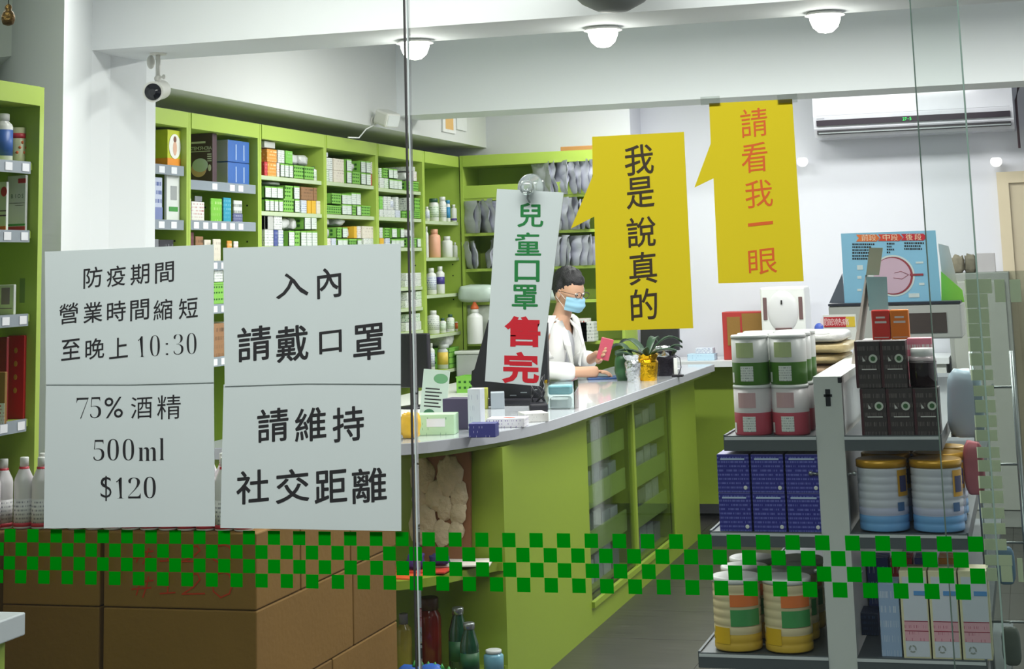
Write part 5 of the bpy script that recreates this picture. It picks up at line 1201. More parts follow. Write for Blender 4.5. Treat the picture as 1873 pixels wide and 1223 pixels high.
# hanging bags on the right side of the rack
crumple('hanging_bag', 'pale blue plastic bag hanging beside the black cartons', 'bag', (at(1770, 790, GY + .3).x, GY + .3, at(1770, 800, GY + .3).z), .09, .06, .17, M('pale_blue_bag', (184, 206, 220), .3), seed=6, amp=.1)
crumple('hanging_pack', 'red and pink blister pack hanging right of the gold lidded cans', 'pack', (at(1785, 900, GY + .2).x, GY + .2, at(1785, 905, GY + .2).z), .05, .03, .13, M('pink_red_pack', (196, 110, 120), .4, noise_amt=.3), seed=12, amp=.1)
r2 = thing('side_rack', 'narrow wire rack of hanging packs at the right of the store rack', 'rack', (-.11, GY + .28, 0))
MB().tube([(-.05, 0, 0), (-.05, 0, 1.35)], .006, METAL).tube([(.05, 0, 0), (.05, 0, 1.35)], .006, METAL).box(-.08, .08, -.08, .08, 0, .02, METAL).build('frame', r2)
for k in range(5): MB().tube([(-.05, 0, .5 + k * .19), (.05, 0, .5 + k * .19)], .003, METAL).tube([(0, 0, .5 + k * .19), (0, -.06, .51 + k * .19)], .003, METAL).build('hook', r2)
for k, (c0, tx) in enumerate((((120, 126, 120), 'grey green'), ((120, 150, 180), 'blue'))):
    crumple('hanging_pack', f'small {tx} pack hanging on the narrow wire rack', 'pack', (-.11, GY + .22, .60 + k * .19), .045, .02, .09, M('hang_%d' % k, c0, .4, noise_amt=.3), seed=k + 40, amp=.06)
# frosted tab column stuck on the right window pane
TAB = papermat('pale_green_tab', (232, 238, 218), .6)
r2 = thing('tab_strip', 'column of pale green rectangular window stickers at the right', 'sticker', (P(1815, 850, Y=YG + .088).x, YG + .0885, P(1815, 850, Y=YG + .088).z)); ox, oz = r2.location.x, r2.location.z
tabs = [(1764, 1808, 538, 562), (1767, 1810, 565, 590), (1768, 1811, 592, 615), (1770, 1813, 618, 642), (1773, 1814, 646, 668), (1775, 1817, 676, 695), (1780, 1819, 705, 724), (1783, 1822, 731, 754), (1782, 1824, 759, 781), (1783, 1825, 786, 806), (1786, 1829, 817, 837), (1788, 1831, 841, 862), (1789, 1834, 870, 893), (1791, 1836, 897, 920), (1794, 1838, 928, 948), (1797, 1840, 956, 977), (1799, 1842, 985, 1006), (1801, 1852, 1014, 1034), (1804, 1825, 1038, 1062), (1830, 1853, 1034, 1064), (1860, 1873, 1020, 1064), (1764, 1815, 511, 536), (1818, 1840, 511, 552), (1846, 1869, 511, 552)]
for (x0, x1, y0, y1) in tabs:
    a, b = P(x0, y0, Y=YG + .0885), P(x1, y1, Y=YG + .0885); bx(a.x - ox, b.x - ox, -.0006, 0, b.z - oz, a.z - oz, TAB).build('tab', r2)
# pale frosted film on that pane below the tabs
o = MB().box(0, .35, 0, .0008, 0, P(1790, 497, Y=YG + .0875).z - .8, glassmat('film_haze', (.80, .84, .82, 1), .05, .3)).build('window_film'); a = P(1765, 497, Y=YG + .0875); o.location = (a.x, YG + .0872, .8); tag(o, 'translucent greenish film on the right window pane', 'film')

# ------------------------------------------------------------------ CARDBOARD BOXES at the left front
XC = P(470, 1115, Y=4.2).x; RZ = [.0, .268, .535, .757]; RT = .948
SIDEY = {3: [4.2, 4.485, 4.845, 5.22], 2: [4.2, 4.86, 5.22], 1: [4.2, 4.7, 5.22], 0: [4.2, 4.7, 5.22]}
FLAP = M('tape_brown', (172, 128, 70), .35); CARD2 = M('cardboard_dark', (128, 94, 40), .8, noise_amt=.12, nscale=5, bump=.1)
def cbox(label, x0, x1, y0, y1, z0, z1, mt):
    g = .0025; w_ = (x1 - x0) / 2 - g; d_ = (y1 - y0) / 2 - g; h_ = z1 - z0 - .002
    o = MB().box(-w_, w_, -d_, d_, 0, h_, mt, bev=.004).build('cardboard_box'); o.location = ((x0 + x1) / 2, (y0 + y1) / 2, z0); tag(o, label, 'box')
    MB().box(-w_ + .004, w_ - .004, -.025, .025, h_ - .0005, h_ + .0006, FLAP).build('tape', o)
    MB().box(-w_ + .001, w_ - .001, -.0015, .0015, h_ * .0 + .001, h_ - .001, CARD2).build('flap_seam', o)
    return o
LVN = ['bottom', 'third', 'second', 'top']
xA0, xA1, xB0 = -2.693, P(183, 1050, Y=4.2).x, P(187, 1050, Y=4.2).x
bb = None
for lv in range(4):
    z0, z1 = RZ[lv], (RZ + [RT])[lv + 1]; ys_ = SIDEY[lv]
    for i in range(len(ys_) - 1):
        if i == 0 and lv == 3:
            bb = cbox('top front cardboard box with red marker numbers', xB0, XC, ys_[i], ys_[i + 1], z0, z1, CARD)
        else: cbox(f'cardboard box in the {LVN[lv]} layer, {ORD[i]} from the window, right column', xB0, XC + (.0 if lv == 3 else -.008 * lv * 0), ys_[i], ys_[i + 1], z0, z1, (CARD, CARD2)[(i + lv) % 2])
    cbox(f'cardboard box in the {LVN[lv]} layer of the left column, nearest the window', xA0, xA1, 4.2, 4.6, z0, z1, (CARD2, CARD)[lv % 2])
MARK = M('red_marker', (190, 56, 20), .6)
mb = MB(); ox, oz = bb.location.x, bb.location.z; Yf = 4.2025
def stroke(pts, w_=2.2):
    q = [P(x, y, Y=Yf) for x, y in pts]; hw_ = w_ * .0009
    for u, v in zip(q, q[1:]):
        d_ = (v - u); d_.y = 0; d_.normalize(); n_ = Vector((-d_.z, 0, d_.x)) * hw_; e_ = d_ * hw_
        mb.add([(p_.x - ox, -.1412 - .00004 * (len(mb.f) % 9), p_.z - oz) for p_ in (u - n_ - e_, v - n_ + e_, v + n_ + e_, u + n_ - e_)], [(0, 1, 2, 3)], MARK)
for dy, k_ in ((0, .75), (55, 1)):
    for st in ([(262, 1000), (254, 1018), (250, 1032)], [(272, 1000), (268, 1018), (262, 1036)], [(246, 1010), (280, 1006)], [(242, 1022), (276, 1019)],
               [(300, 1004), (309, 994), (307, 1028)], [(294, 1030), (320, 1028)], [(338, 1004), (348, 994), (362, 994), (366, 1004), (354, 1018), (334, 1031), (374, 1030)],
               [(414, 990), (396, 994), (388, 1008), (391, 1026), (404, 1037), (420, 1030), (426, 1012), (420, 996), (410, 990)]):
        stroke([(x, 1012 + (y - 1012) * k_ + dy) for x, y in st])
mb.build('marker_writing', bb)
# sanitiser bottles
ALC = M('milky_bottle', (232, 228, 232), .3); REDC = M('red_ring', (196, 50, 66), .4)
k = 0
LBL = PM('alcohol_label', (230, 228, 230), (150, 150, 160), 6, .5)
for rw in range(3):
    for i in range(13):
        x = -2.655 + i * .054 + (rw % 2) * .022; y = 4.24 + rw * .06
        if x > XC - .04: continue
        q = bottle(f'white spirit bottle with red ringed cap, {ORD[i]} from left in the {["front", "middle", "back"][rw]} row on the cardboard boxes', (x, y, RT - .002 + .0007), .026, .185 + .004 * rw, ALC, WPL, LBL, capw=.45, shoulder=.66, lz=(.08, .42), caph=.12)
        q['label'] = f'red capped white bottle, {ORD[i]} from left, {["front", "middle", "back"][rw]} row on cardboard boxes'
        MB().lathe([(.0135, .148), (.0135, .160)], REDC, 14).lathe([(.0265, .006), (.0265, .016)], REDC, 18).build('red_ring', q)

# ------------------------------------------------------------------ LEFT FRONT SHELF UNIT
XL = -2.7; YR = P(79, 300, X=XL).y; YL = 3.0; zt = P(80, 160, X=XL).z
r = thing('display_shelf', 'lime green shelf unit at far left with grey price rails', 'shelf', (XL - .16, (YL + YR) / 2, 0)); cy = (YL + YR) / 2; hl = (YR - YL) / 2
bx(-.16, .16, hl - .022, hl, 0, zt, GREEN).build('side_panel', r); bx(-.16, .16, -hl, -hl + .022, 0, zt, GREEN).build('side_panel', r); bx(-.16, -.145, -hl + .022, hl - .022, 0, zt, GREEN).build('back_panel', r)
bx(-.145, .162, -hl + .022, hl - .022, zt - .055, zt, GREEN).build('top_fascia', r)
LB = [P(65, y, X=XL).z for y in (297, 422, 574, 765)]
for i, z in enumerate(LB + [.6, .2]):
    bx(-.145, .14, -hl + .022, hl - .022, z - .02, z, GREEN).build('shelf_board', r)
    rl = bx(.14, .148, -hl + .03, hl - .045, z - .032, z + .002, GREYRAIL).build('price_rail', r)
    for k in range(12): bx(.148, .1495, hl - .09 - k * .085, hl - .055 - k * .085, z - .026, z - .004, TAG).build('price_card', rl)
def lu(label, x0, x1, yt, i, mt, kind='box', dep=.12, **k):
    a, b = P(x0, 400, X=XL - .03), P(x1, 400, X=XL - .03); z = LB[i]; dist = 5.0
    if kind == 'box':
        # the end of the box faces the window, x0..x1 span mostly its depth
        r_ = P(x1, 400, X=XL - .03); l_ = P(x0, 400, Y=r_.y - .05); wy = .05
        d = max(.04, (XL - .03) - l_.x); h = P(x1, yt, X=XL - .03).z - z
        o = MB().box(-d / 2, d / 2, -.06, 0, 0, h, mt, bev=.002).build('carton'); o.location = (XL - .03 - d / 2, r_.y, z); tag(o, label, 'box'); return o, d, h
z = LB[0]
c = P(-6, 300, X=XL - .06); bottle('white bottle with blue label, left shelf unit top row', (XL - .065, P(0, 300, X=XL - .065).y, z), .034, P(0, 208, X=XL - .065).z - z, WPL, WPL, M('blue_bottle_label', (54, 96, 170), .4), capw=.7, lz=(.12, .66), caph=.14)
c = P(29, 300, X=XL - .07)
o = MB().lathe([(.026, 0), (.0265, .01), (.0265, .1)], M('beige_can', (196, 200, 160), .35), 20).build('can'); o.location = (XL - .07, c.y, z); tag(o, 'small pale green can with orange fruit print, left unit top row', 'can')
o.scale = (1, 1, (P(29, 234, X=XL - .07).z - z) / .1)
m = MB()
for k in range(5): m.ball((.024 * math.cos(-.9 + k * .3) , .024 * math.sin(-.9 + k * .3) , .03 + .014 * (k % 3)), .005, .005, .005, ORC, 6)
m.build('fruit_print', o); MB().lathe([(.0268, .07), (.0268, .084)], REDC, 20).build('red_band', o)
def flatbox(label, x0, x1, yt, i, mt, Yo=.0, dep=.012):
    """box whose broad side faces the window"""
    Yb = P(x1, 400, X=XL - .03).y - Yo; a = P(x0, 400, Y=Yb); b = P(x1, 400, Y=Yb); h = P(x1, yt, Y=Yb).z - LB[i]; w_ = b.x - a.x
    o = MB().box(-w_ / 2, w_ / 2, 0, dep, 0, h, mt, bev=.002).build('carton'); o.location = ((a.x + b.x) / 2, Yb, LB[i]); tag(o, label, 'box'); return o, w_, h
WC = M('white_carton_plain', (216, 220, 218), .5)
o, w_, h_ = flatbox('white carton reading BIOS with green and red base, left unit', 12, 46, 320, 1, WC)
m = MB(); flat_text(m, M('print_dkgreen', (70, 110, 96), .5), 'BIOS', .004, h_ * .63, h_ * .075, T=Matrix.Translation((0, -.0008, 0)), adv=.95, wfac=.8); m.box(-w_ * .35, w_ * .45, -.0008, 0, h_ * .5, h_ * .508, DARK).box(-w_ * .05, w_ * .4, -.0008, 0, h_ * .46, h_ * .466, DARK); m.build('lettering', o)
MB().box(-w_ / 2, w_ / 2, -.0012, 0, .0, h_ * .09, M('print_red', (190, 50, 60), .5)).build('red_base', o); MB().box(-w_ / 2, w_ / 2, -.0012, 0, h_ * .1, h_ * .135, _M['print_green']).build('green_line', o); MB().box(w_ * .1, w_ / 2, -.0012, 0, h_ * .86, h_ * .94, _M['print_red']).build('red_tab', o)
o, w_, h_ = flatbox('white carton with red fruit print at the left edge', -22, 11, 332, 1, WC, -.02)
MB().ball((w_ * .36, -.0005, h_ * .8), .01, .001, .014, M('print_red', (190, 50, 60), .5), 8).box(0, w_ / 2, -.001, 0, h_ * .3, h_ * .33, M('print_purple', (90, 60, 100), .5)).box(0, w_ / 2, -.001, 0, h_ * .4, h_ * .42, _M['print_purple']).box(-w_ / 2, w_ / 2, -.001, 0, 0, h_ * .1, ORC).build('fruit_print', o)
o, w_, h_ = flatbox('white carton with mauve bottle drawing, left unit third row', -2, 28, 520, 2, WC, -.02)
MB().box(-w_ * .25, w_ * .25, -.001, 0, h_ * .35, h_ * .9, M('print_mauve', (150, 130, 164), .5)).box(-w_ * .4, w_ * .4, -.001, 0, h_ * .2, h_ * .23, _M['print_mauve']).build('bottle_print', o)
o, w_, h_ = flatbox('white carton with green strip, left unit third row', 29, 53, 505, 2, WC)
MB().box(-w_ * .1, w_ * .3, -.001, 0, h_ * .3, h_ * .95, M('print_leafgreen', (120, 150, 70), .5)).build('green_strip', o)
RG = M('red_gift_box', (200, 34, 34), .35)
o, w_, h_ = flatbox('tall red gift box with gold characters, left unit lower row', 18, 49, 613, 3, RG)
m = MB(); gm = M('gold_print', (206, 150, 50), .4)
for k, ch in enumerate('東中世界'): pass
for k in range(4): m.ball((.0, -.0004, h_ * (.82 - k * .16)), .006, .0008, .008, gm, 6)
m.build('gold_print', o)
flatbox('dark red gift box left of the tall red one', -20, 17, 616, 3, M('dark_red_box', (130, 16, 24), .4), -.02)
o, w_, h_ = flatbox('tan box with red foot in front of the red gift box', -20, 15, 680, 3, CARD, .06, .012)
MB().box(-w_ / 2, w_ / 2, -.001, 0, 0, h_ * .4, PWR).build('white_base', o)
o = MB().box(-.13, .13, -.35, .35, 0, .335, CARD, bev=.004).build('cardboard_box'); o.location = (XL - .15, YR - .40, .6); tag(o, 'cardboard box inside the far left green shelf unit, below the red gift boxes', 'box')
MB().box(-.126, .126, -.025, .025, .3345, .336, FLAP).build('tape', o)
for i in range(5):
    q = bottle(f'red capped white bottle, {ORD[i]} from the pillar on the box inside the left shelf unit', (XL - .055, YR - .085 - i * .06, .9355), .026, .185, ALC, WPL, LBL, capw=.45, shoulder=.66, lz=(.08, .42), caph=.12)
    MB().lathe([(.0135, .148), (.0135, .160)], REDC, 14).lathe([(.0265, .006), (.0265, .016)], REDC, 18).build('red_ring', q)

# small white topped table at lower left
c = P(47, 1119, Y=3.42)
r2 = thing('side_table', 'white topped lime green side table at the lower left corner', 'table', (c.x - .25, 3.2, 0))
bx(-.28, .25, -.2, .22, c.z - .047, c.z, M('white_tabletop', (214, 222, 226), .3), bev=.003).build('tabletop', r2)
for s in (-.25, .2): bx(s, s + .02, -.17, .19, 0, c.z - .047, GREEN).build('side_panel', r2)
bx(-.23, .2, .17, .19, 0, c.z - .047, GREEN).build('back_panel', r2); bx(-.23, .2, -.17, -.15, 0, c.z - .047, GREEN).build('front_panel', r2)

# ------------------------------------------------------------------ WINDOW SIGNS
PAPER = papermat('white_notice_paper', (214, 220, 218), .3); YELP = papermat('yellow_notice_paper', (222, 202, 48), .3); INK = M('print_black', (30, 28, 30), .6, noise_amt=0); INKB = M('print_brownblack', (48, 34, 14), .6, noise_amt=0); INKO = M('print_rust', (196, 84, 20), .6, noise_amt=0)
INKG = M('print_signgreen', (22, 110, 50), .6, noise_amt=0); INKR = M('print_signred', (186, 20, 36), .6, noise_amt=0)
_yo = [0]
def sign(name, label, pts, mat, texts, y=None, cat='sign', thick=.0005, curl=0):
    Y = y if y else YG - .001
    q = [P(a, b, Y=Y) for a, b in pts]; cx_ = sum(v.x for v in q) / len(q); cz = sum(v.z for v in q) / len(q)
    r2 = thing(name, label, cat, (cx_, Y, cz))
    MB().slab([(v.x - cx_, v.z - cz) for v in q], thick, mat).build('sheet', r2)
    m = MB()
    for (ink, off, shear, rot, items) in texts: letters(m, ink, items, Y, cx_, cz, off=off, shear=shear, rot=rot)
    m.build('lettering', r2); return r2
S = '\U0001d7ce\U0001d7cf\U0001d7d0\U0001d7d1\U0001d7d2\U0001d7d3\U0001d7d4\U0001d7d5\U0001d7d6\U0001d7d7'
TH = -.028; SHR = .09
t1 = [(c, x, y, 34, 37) for c, x, y in (('防', 170, 507), ('疫', 212.5, 504.5), ('期', 256, 501), ('間', 301, 498), ('營', 125.6, 573), ('業', 170, 571), ('時', 213, 569), ('間', 255.5, 566.5), ('縮', 298, 566), ('短', 344.5, 563), ('至', 129.5, 639), ('晚', 173.5, 637.5), ('上', 217, 636))]
n1 = [(S[1], 259, 633.5, 13, 38), (S[0], 283.5, 632, 18, 38), (':', 305.5, 638, 5, 22), (S[3], 326.5, 629.5, 18, 37), (S[0], 350.5, 628, 18, 38)]
sign('notice_paper', 'white notice about shortened opening hours ending 10:30, upper left', [(82, 460), (391, 447), (391, 699), (240, 703), (84, 703)], PAPER, [(INK, .006, SHR, 0, t1), (INK, TH, 0, .02, n1)], y=YG - .0022)
n2 = [(S[7], 151, 746, 22, 38), (S[5], 175, 745, 20, 38), ('%', 208, 745, 34, 38), ('酒', 259, 745, 39, 40), ('精', 309, 744, 43, 44)]
n3 = [(S[5], 181, 823, 20, 38), (S[0], 207, 822, 21, 39), (S[0], 235, 822, 21, 39), ('\U0001d426', 270, 830, 34, 25), ('\U0001d425', 296, 821, 9, 40), ('$', 194, 893, 20, 46), (S[1], 220, 892, 15, 38), (S[2], 246, 892, 23, 38), (S[0], 274, 891, 22, 39)]
sign('notice_paper', 'white notice reading 75% alcohol 500ml $120, lower left', [(84, 700), (391, 696), (393, 962), (80, 966)], PAPER, [(INK, TH + .004, 0, .01, [q for q in n2 if q[0] not in '酒精%'] + [q for q in n3 if q[0] not in '$\U0001d426\U0001d425']), (INK, -.012, 0, .01, [q for q in n3 if q[0] in '$\U0001d426\U0001d425']), (INK, 0, .04, 0, [q for q in n2 if q[0] in '酒精%'])], y=YG - .001)
t3 = [('入', 534.5, 521, 58, 44), ('內', 602, 517, 43, 54), ('請', 465, 628, 60, 62), ('戴', 534.5, 628, 58, 64), ('口', 604.5, 625, 40, 40), ('罩', 674.5, 625, 56, 64)]
sign('notice_paper', 'white notice asking to wear a mask inside, upper of the right pair', [(408, 453), (733, 445), (733, 702), (560, 701), (411, 706)], PAPER, [(INK, .012, SHR, 0, t3)], y=YG - .0022)
t4 = [('請', 499, 777, 56, 60), ('維', 568, 776, 56, 60), ('持', 637, 775, 56, 62), ('社', 462, 890, 58, 60), ('交', 535, 888, 60, 60), ('距', 605, 889, 58, 58), ('離', 675.5, 887, 62, 62)]
sign('notice_paper', 'white notice asking to keep social distance, lower of the right pair', [(409, 703), (733, 699), (734, 971), (403, 965)], PAPER, [(INK, .012, SHR, 0, t4)], y=YG - .001)
t5 = [('我', 1169, 292, 52, 54), ('是', 1171, 352, 50, 56), ('說', 1173, 424, 52, 54), ('真', 1176, 490, 50, 58), ('的', 1178, 556, 48, 56)]
sign('speech_bubble_sign', 'yellow speech bubble sign with black characters, nearer the person', [(1083, 250), (1251, 241), (1268, 600), (1092, 605), (1087, 396), (1044, 418), (1084, 322)], YELP, [(INKB, .008, .07, 0, t5)])
t6 = [('請', 1379, 224, 49, 52), ('看', 1380, 288, 48, 54), ('我', 1388, 354, 50, 50), ('一', 1391, 409, 46, 6), ('眼', 1395, 478, 52, 46)]
sign('speech_bubble_sign', 'yellow speech bubble sign with orange red characters, higher right one', [(1297, 189), (1449, 181), (1470, 514), (1314, 518), (1305, 326), (1270, 343), (1300, 262)], YELP, [(INKO, 0, .07, 0, t6)])
t7 = [('兒', 970, 393, 46, 43), ('童', 966, 446, 46, 41), ('口', 964, 495.5, 44, 38), ('罩', 960, 543, 46, 44)]
t8 = [('售', 955.5, 606, 66, 56), ('完', 952, 672, 68, 58)]
ws = sign('hanging_sign', 'white tilted sign, green and red characters, hung by a suction cup', [(909, 345), (1031, 352), (986, 706), (887, 697)], PAPER, [(INKG, .016, 0, -.035, t7), (INKR, .035, 0, -.035, t8)], y=YG - .012, thick=.002)
c = P(968, 343, Y=YG - .01)
CLR = glassmat('suction_clear', (.86, .9, .9, 1), .5, .05)
r2 = thing('suction_cup', 'clear plastic suction cup holding the white tilted sign', 'suction cup', (c.x, YG, c.z))
T = Matrix.Rotation(math.pi / 2, 4, 'X')
MB().lathe([(.021, 0), (.019, .003), (.010, .009), (.006, .012), (.006, .016), (.010, .018), (.011, .024), (.008, .028), (.003, .03)], M('cup_vinyl', (206, 214, 212), .08, trans=.7), 24, T=T).build('cup', r2)
MB().tube([(0, -.016, -.004), (0, -.02, -.016), (.002, -.016, -.022)], .0016, METAL, 6).build('hook', r2)
# tape pieces
TAPE = glassmat('clear_tape', (.88, .9, .88, 1), .3, .2)
for k, (x, y, tx) in enumerate(((1299, 184, 'upper left corner of the red lettered bubble'), (1440, 180, 'upper right corner of the red lettered bubble'))):
    c = P(x, y, Y=YG - .003); o = bx(-.014, .014, -.0004, 0, -.006, .006, TAPE).build('clear_tape'); o.location = (c.x, YG - .0025, c.z); tag(o, f'clear tape at the {tx}', 'tape')
# green checker band on the glass
BANDG = papermat('checker_green', (0, 150, 20), .35)
za0, za1 = P(0, 967, Y=YG).z, P(0, 1067, Y=YG).z; zb0 = P(1790, 981, Y=YG).z; xs0 = P(5, 1000, Y=YG).x; xs1 = P(1799, 1000, Y=YG).x
n = 73; cw = (xs1 - xs0) / n; rh = (za0 - za1) / 4; m = MB()
for i in range(-3, n):
    for j in range(4):
        if (i + j) % 2: continue
        x = xs0 + i * cw; z = za0 - j * rh + (zb0 - za0) * max(0, i) / n
        m.box(x + .0004, x + cw - .0004, 0, .0004, z - rh + .0004, z - .0004, BANDG)
m.v = [(x - (xs0 + xs1) / 2, y, z - za0) for x, y, z in m.v]
o = m.build('checker_band'); o.location = ((xs0 + xs1) / 2, YG + .0032, za0); tag(o, 'green checkered sticker band running along the shop window', 'sticker')

# ------------------------------------------------------------------ CEILING THINGS, CAMERAS, AC
LAMPE = M('lamp_glow', (255, 250, 240), .5, emit=9, noise_amt=0); SHADE = M('lamp_ring', (240, 240, 236), .3)
for k, x in enumerate((760, 1104, 1511)):
    c = P(x, (88, 66, 37)[k] - 9, Y=5.86); zc = 2.42
    c = P(x, 0, Y=5.84)
    r2 = thing('dome_lamp', f'glowing white dome lamp under the front beam, {["left beside the window joint", "middle", "right"][k]}', 'lamp', (P(x, 60, Y=5.85).x, 5.84, zc))
    MB().lathe([(.068, -.012), (.06, -.004), (.055, 0)], SHADE, 28).build('ring', r2)
    MB().lathe([(.004, -.072), (.024, -.068), (.042, -.052), (.051, -.03), (.054, -.012)], LAMPE, 28).build('dome', r2)
    l = bpy.data.lights.new('lamp_light', 'POINT'); l.energy = 1.0; l.shadow_soft_size = .05; l.color = (1, .98, .94); lo = bpy.data.objects.new('lamp_light', l); COL.objects.link(lo); lo.location = (r2.location.x, 5.84, zc - .12)
for k, (x, y) in enumerate(((1467, 295), (1822, 295))):  # glass reflections of the dome lamps, built as glowing globes
    c = P(x, y, Y=11.2)
    r2 = thing('lamp_reflection', f'small glowing round wall lamp {["left below the air conditioner", "above the cream door"][k]}', 'lamp', (c.x, 11.22, c.z))
    MB().ball((0, 0, 0), .036, .036, .034, M('reflection_glow', (255, 252, 246), .5, emit=1.4, noise_amt=0), 10, fn=lambda d, q: Vector((q.x, q.y, min(q.z, .024)))).build('globe', r2)
    MB().tube([(0, 0, .0), (0, .08, .0)], .012, SHADE).build('base', r2)
for k, (x, y, e) in enumerate(PANELS):  # housings, also for the added fill panel at the left front
    r2 = thing('ceiling_light', f'flat ceiling light panel {ORD[k]} of the rows above the shop', 'light', (x, y, 2.9))
    MB().box(-.58, .58, -.17, .17, -.04, 0, SHADE).build('frame', r2)
    MB().box(-.54, .54, -.13, .13, -.046, -.04, M('panel_glow', (255, 252, 246), .5, emit=3, noise_amt=0)).build('diffuser', r2)
c = P(1122, 22, Y=5.25)
r2 = thing('ceiling_speaker', 'grey round shade hanging before the front beam', 'shade', (c.x, 5.25, 2.9)); zz = c.z - 2.9
MB().lathe([(.01, zz), (.05, zz + .004), (.10, zz + .03), (.16, zz + .09), (.19, zz + .16), (.17, zz + .2)], M('grey_shade', (120, 124, 124), .5), 32).build('shade', r2)
MB().tube([(0, 0, zz + .19), (0, 0, 0)], .01, METAL).build('rod', r2)
# bullet camera
c = P(285, 166, Y=5.72)
r2 = thing('security_camera', 'white bullet security camera hanging under the beam by the pillar', 'camera', (P(289, 116, Y=5.72).x, 5.72, 2.42))
CAMW = M('camera_shell', (214, 214, 208), .35)
zc = c.z - 2.42; T = Matrix.Translation((-.004, 0, zc)) @ Matrix.Rotation(math.radians(12), 4, 'Z') @ Matrix.Rotation(math.radians(100), 4, 'X')
MB().lathe([(.03, -.07), (.036, -.06), (.036, .045), (.039, .05)], CAMW, 24, T=T).build('body', r2)
MB().lathe([(.031, .05), (.031, .053), (.014, .0535), (.012, .06)], M('lens_dark', (24, 26, 34), .1), 24, T=T).build('lens', r2)
MB().lathe([(.03, -.006), (.032, 0)], CAMW, 20).build('mount_plate', r2)
MB().tube([(0, 0, 0), (0, 0, zc + .03)], .009, CAMW).ball((0, 0, zc + .045), .014, .014, .014, CAMW, 8).tube([(0, 0, zc + .05), (.02, 0, zc + .05)], .004, CAMW).ball((.024, 0, zc + .05), .007, .004, .009, CAMW, 8).build('arm', r2)
MB().ball((-.035, .01, -.03), .014, .02, .026, CAMW, 8).build('junction', r2)
# second camera, seen on the soffit
c = P(700, 214, X=-3.36)
r2 = thing('security_camera', 'pale square security camera with white cord on the soffit corner', 'camera', (-3.42, c.y, c.z))
T = Matrix.Translation((.07, -.02, 0)) @ Matrix.Rotation(-.5, 4, 'Z') @ Matrix.Rotation(.35, 4, 'Y')
MB().box(-.02, .09, -.05, .05, -.04, .04, CAMW, T=T, bev=.012).build('body', r2)
MB().box(.088, .093, -.04, .04, -.03, .03, M('camera_face', (220, 224, 222), .2), T=T).build('face', r2)
MB().tube([(0, 0, -.02), (.05, -.02, -.02)], .016, CAMW).lathe([(.03, 0), (.03, .01)], CAMW, 16, T=Matrix.Translation((0, 0, -.02)) @ Matrix.Rotation(math.pi / 2, 4, 'Y')).build('bracket', r2)
e = P(640, 251, X=-3.45)
MB().tube([(.03, -.03, -.04), (.0, -.1, -.07), (-.02, (e.y - c.y) * .6, -.12), (-.04, e.y - c.y, e.z - c.z)], .004, WPL, 6).build('cord', r2)
# picture cards on the soffit face behind the rear beam
for k, (x0, x1, y0, y1, mt, tx) in enumerate(((808, 832, 214, 236, M('frame_white', (230, 230, 228), .4), 'small white framed orange certificate'), (834, 852, 214, 228, WPL, 'small white card'))):
    a = P(x0, y0, X=-3.415); b = P(x1, y1, X=-3.415)
    o = MB().box(0, .012, a.y - (a.y + b.y) / 2, b.y - (a.y + b.y) / 2, -.06, .06, mt).build('framed_certificate'); o.location = (-3.42, (a.y + b.y) / 2, (a.z + b.z) / 2); tag(o, f'{tx} high on the soffit near the corner', 'frame')
    if k == 0: bx(.012, .013, (a.y - b.y) * .3, (b.y - a.y) * .3, -.04, .04, M('orange_cert', (226, 180, 110), .5)).build('picture', o)
# air conditioner
a = P(1489, 250, Y=11.0); b = P(1856, 236, Y=11.0); top = P(1489, 170, Y=11.0).z
W = b.x - a.x; zb_ = (a.z + b.z) / 2; H = top + .02 - zb_
r2 = thing('air_conditioner', 'white wall air conditioner with green display digits', 'air conditioner', ((a.x + b.x) / 2, 11.3, zb_))
ACW = M('ac_white', (226, 226, 236), .12, spec=.6, coat=.4)
prof = [(-.30, .13), (-.285, .055), (-.24, .0), (0, 0), (0, H), (-.24, H), (-.29, H - .03)]
vs = [(s * W / 2, y, z) for s in (-1, 1) for y, z in prof]; n = len(prof)
MB().add(vs, [tuple(range(n)), tuple(range(n, 2 * n))[::-1]] + [((i + 1) % n, i, n + i, n + (i + 1) % n) for i in range(n)], ACW).build('casing', r2)
MB().box(-W / 2 + .02, W / 2 - .02, -.305, -.28, .072, .108, M('ac_dark_band', (42, 30, 44), .3), T=Matrix.Identity(4)).build('dark_band', r2)
MB().box(-W / 2 + .02, W / 2 - .02, -.29, -.24, .018, .045, M('ac_slot', (40, 38, 44), .5)).build('air_outlet', r2)
MB().box(-W / 2 + .03, W / 2 - .02, -.296, -.285, .022, .03, METAL).build('louver', r2)
m = MB(); flat_text(m, M('led_green', (40, 230, 90), .5, emit=1.2, noise_amt=0), '27.5', 0, .09, .02, T=Matrix.Translation((-.03, -.306, 0)), adv=.7); m.build('led_digits', r2)
MB().box(-W / 2 + .02, W / 2 - .02, -.3, -.295, .135, .138, M('ac_seam', (170, 172, 182), .4)).build('panel_seam', r2)
MB().box(-W / 2 + .022, -W / 2 + .07, -.3, -.297, .115, .122, M('ac_seam', (170, 172, 182), .4)).build('maker_mark', r2)
o = MB().tube([(0, -.05, -.3), (0, -.05, 0), (.02, -.03, .08), (.06, 0, .12)], .008, M('pipe_dark', (90, 70, 80), .5)).build('refrigerant_pipe'); c = P(1857, 170, Y=11.25); o.location = (c.x, 11.25, c.z - .05); tag(o, 'thin dark pipe at the right of the air conditioner', 'pipe'); 
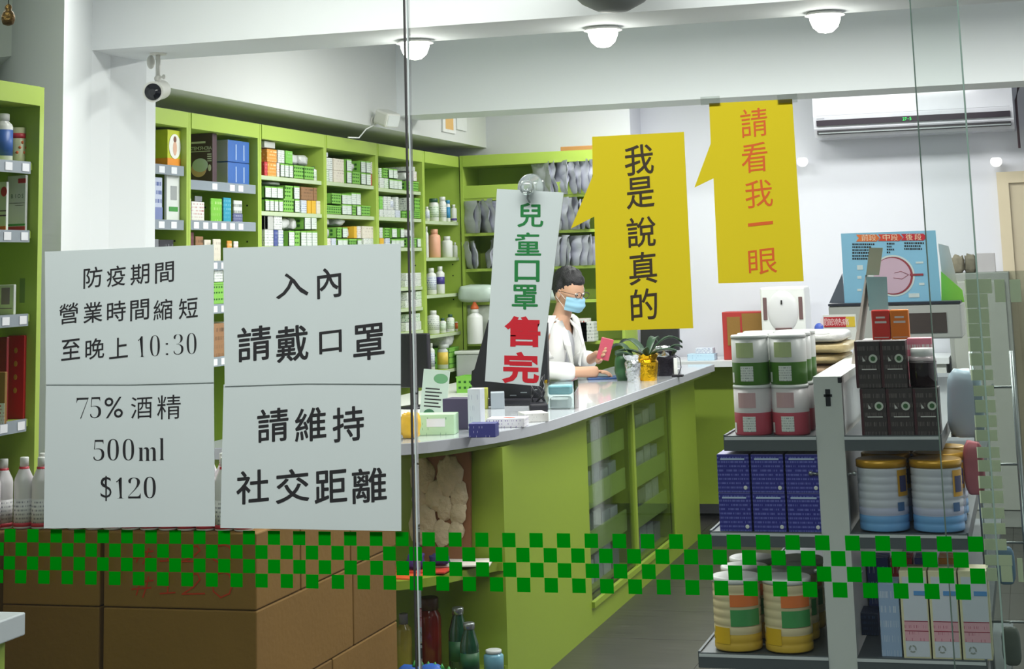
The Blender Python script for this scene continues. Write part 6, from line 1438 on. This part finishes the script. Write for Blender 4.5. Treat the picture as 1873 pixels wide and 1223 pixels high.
# bronze gourd bell
c = P(15, 30, Y=2.62); BRZ = M('bronze', (120, 92, 48), .35, metal=.85, bump=.5, bscale=120)
r2 = thing('gourd_bell', 'small bronze gourd shaped bell hanging on a black cord', 'bell', (c.x, 2.62, c.z))
MB().lathe([(.002, -.0165), (.009, -.014), (.0118, -.006), (.0115, .001), (.0085, .008), (.005, .011), (.0062, .015), (.0055, .019), (.002, .022)], BRZ, 20).build('bell', r2)
MB().tube([(0, 0, .021), (.0003, 0, .1), (.001, 0, 2.9 - c.z)], .0008, BLACK, 6).build('cord', r2)
bpy.context.view_layer.update()
# keep every root empty-free of stray category on structures

# ------------------------------------------------------------------ groups of repeats
RULES = [('green basket with white card', 'green baskets with white cards on the wall shelves'), ('perforated green basket', 'perforated green baskets'), ('crumpled clear bag', 'clear bags on the wall shelves'),
         ('red capped white bottle', 'red capped white bottles on cardboard boxes'), ('cardboard box', 'stacked cardboard boxes at left'), ('deep blue carton', 'deep blue cartons on the rack'),
         ('black carton with green badge', 'black cartons on the rack'), ('cream sided carton', 'cream sided cartons on the rack'), ('pink and white tin', 'stacked tins on the rack'), ('green and white tin', 'stacked tins on the rack'),
         ('yellow and orange ribbed can', 'yellow ribbed cans on the rack'), ('silver white ribbed can', 'gold lidded cans on the rack'), ('pale package', 'packages inside the counter display'), ('soft pack in the stack', 'folded soft packs behind the tins'),
         ('white notice', 'white notices on the window'), ('speech bubble', 'yellow speech bubble signs'), ('lime green wall shelf bay', 'wall shelf bays'), ('glowing white dome lamp', 'dome lamps under the beam'),
         ('small glowing round wall lamp', 'small lamp reflections'), ('flat ceiling light panel', 'ceiling light panels'), ('security camera', 'security cameras'), ('orchid pot', 'foil wrapped orchids'), ('potted orchid', 'foil wrapped orchids'), ('small white box', 'small white boxes on the counter')]
for o in list(sc.objects):
    if 'label' in o and 'category' in o and 'group' not in o:
        for k_, g_ in RULES:
            if k_ in o['label']: o['group'] = g_; break
        else:
            if ' bay' in o['label'] and o['category'] == 'box': o['group'] = 'small cartons on the wall shelves'
            elif ' bay' in o['label'] and o['category'] in ('bottle', 'tub', 'jar'): o['group'] = 'bottles and tubs on the wall shelves'
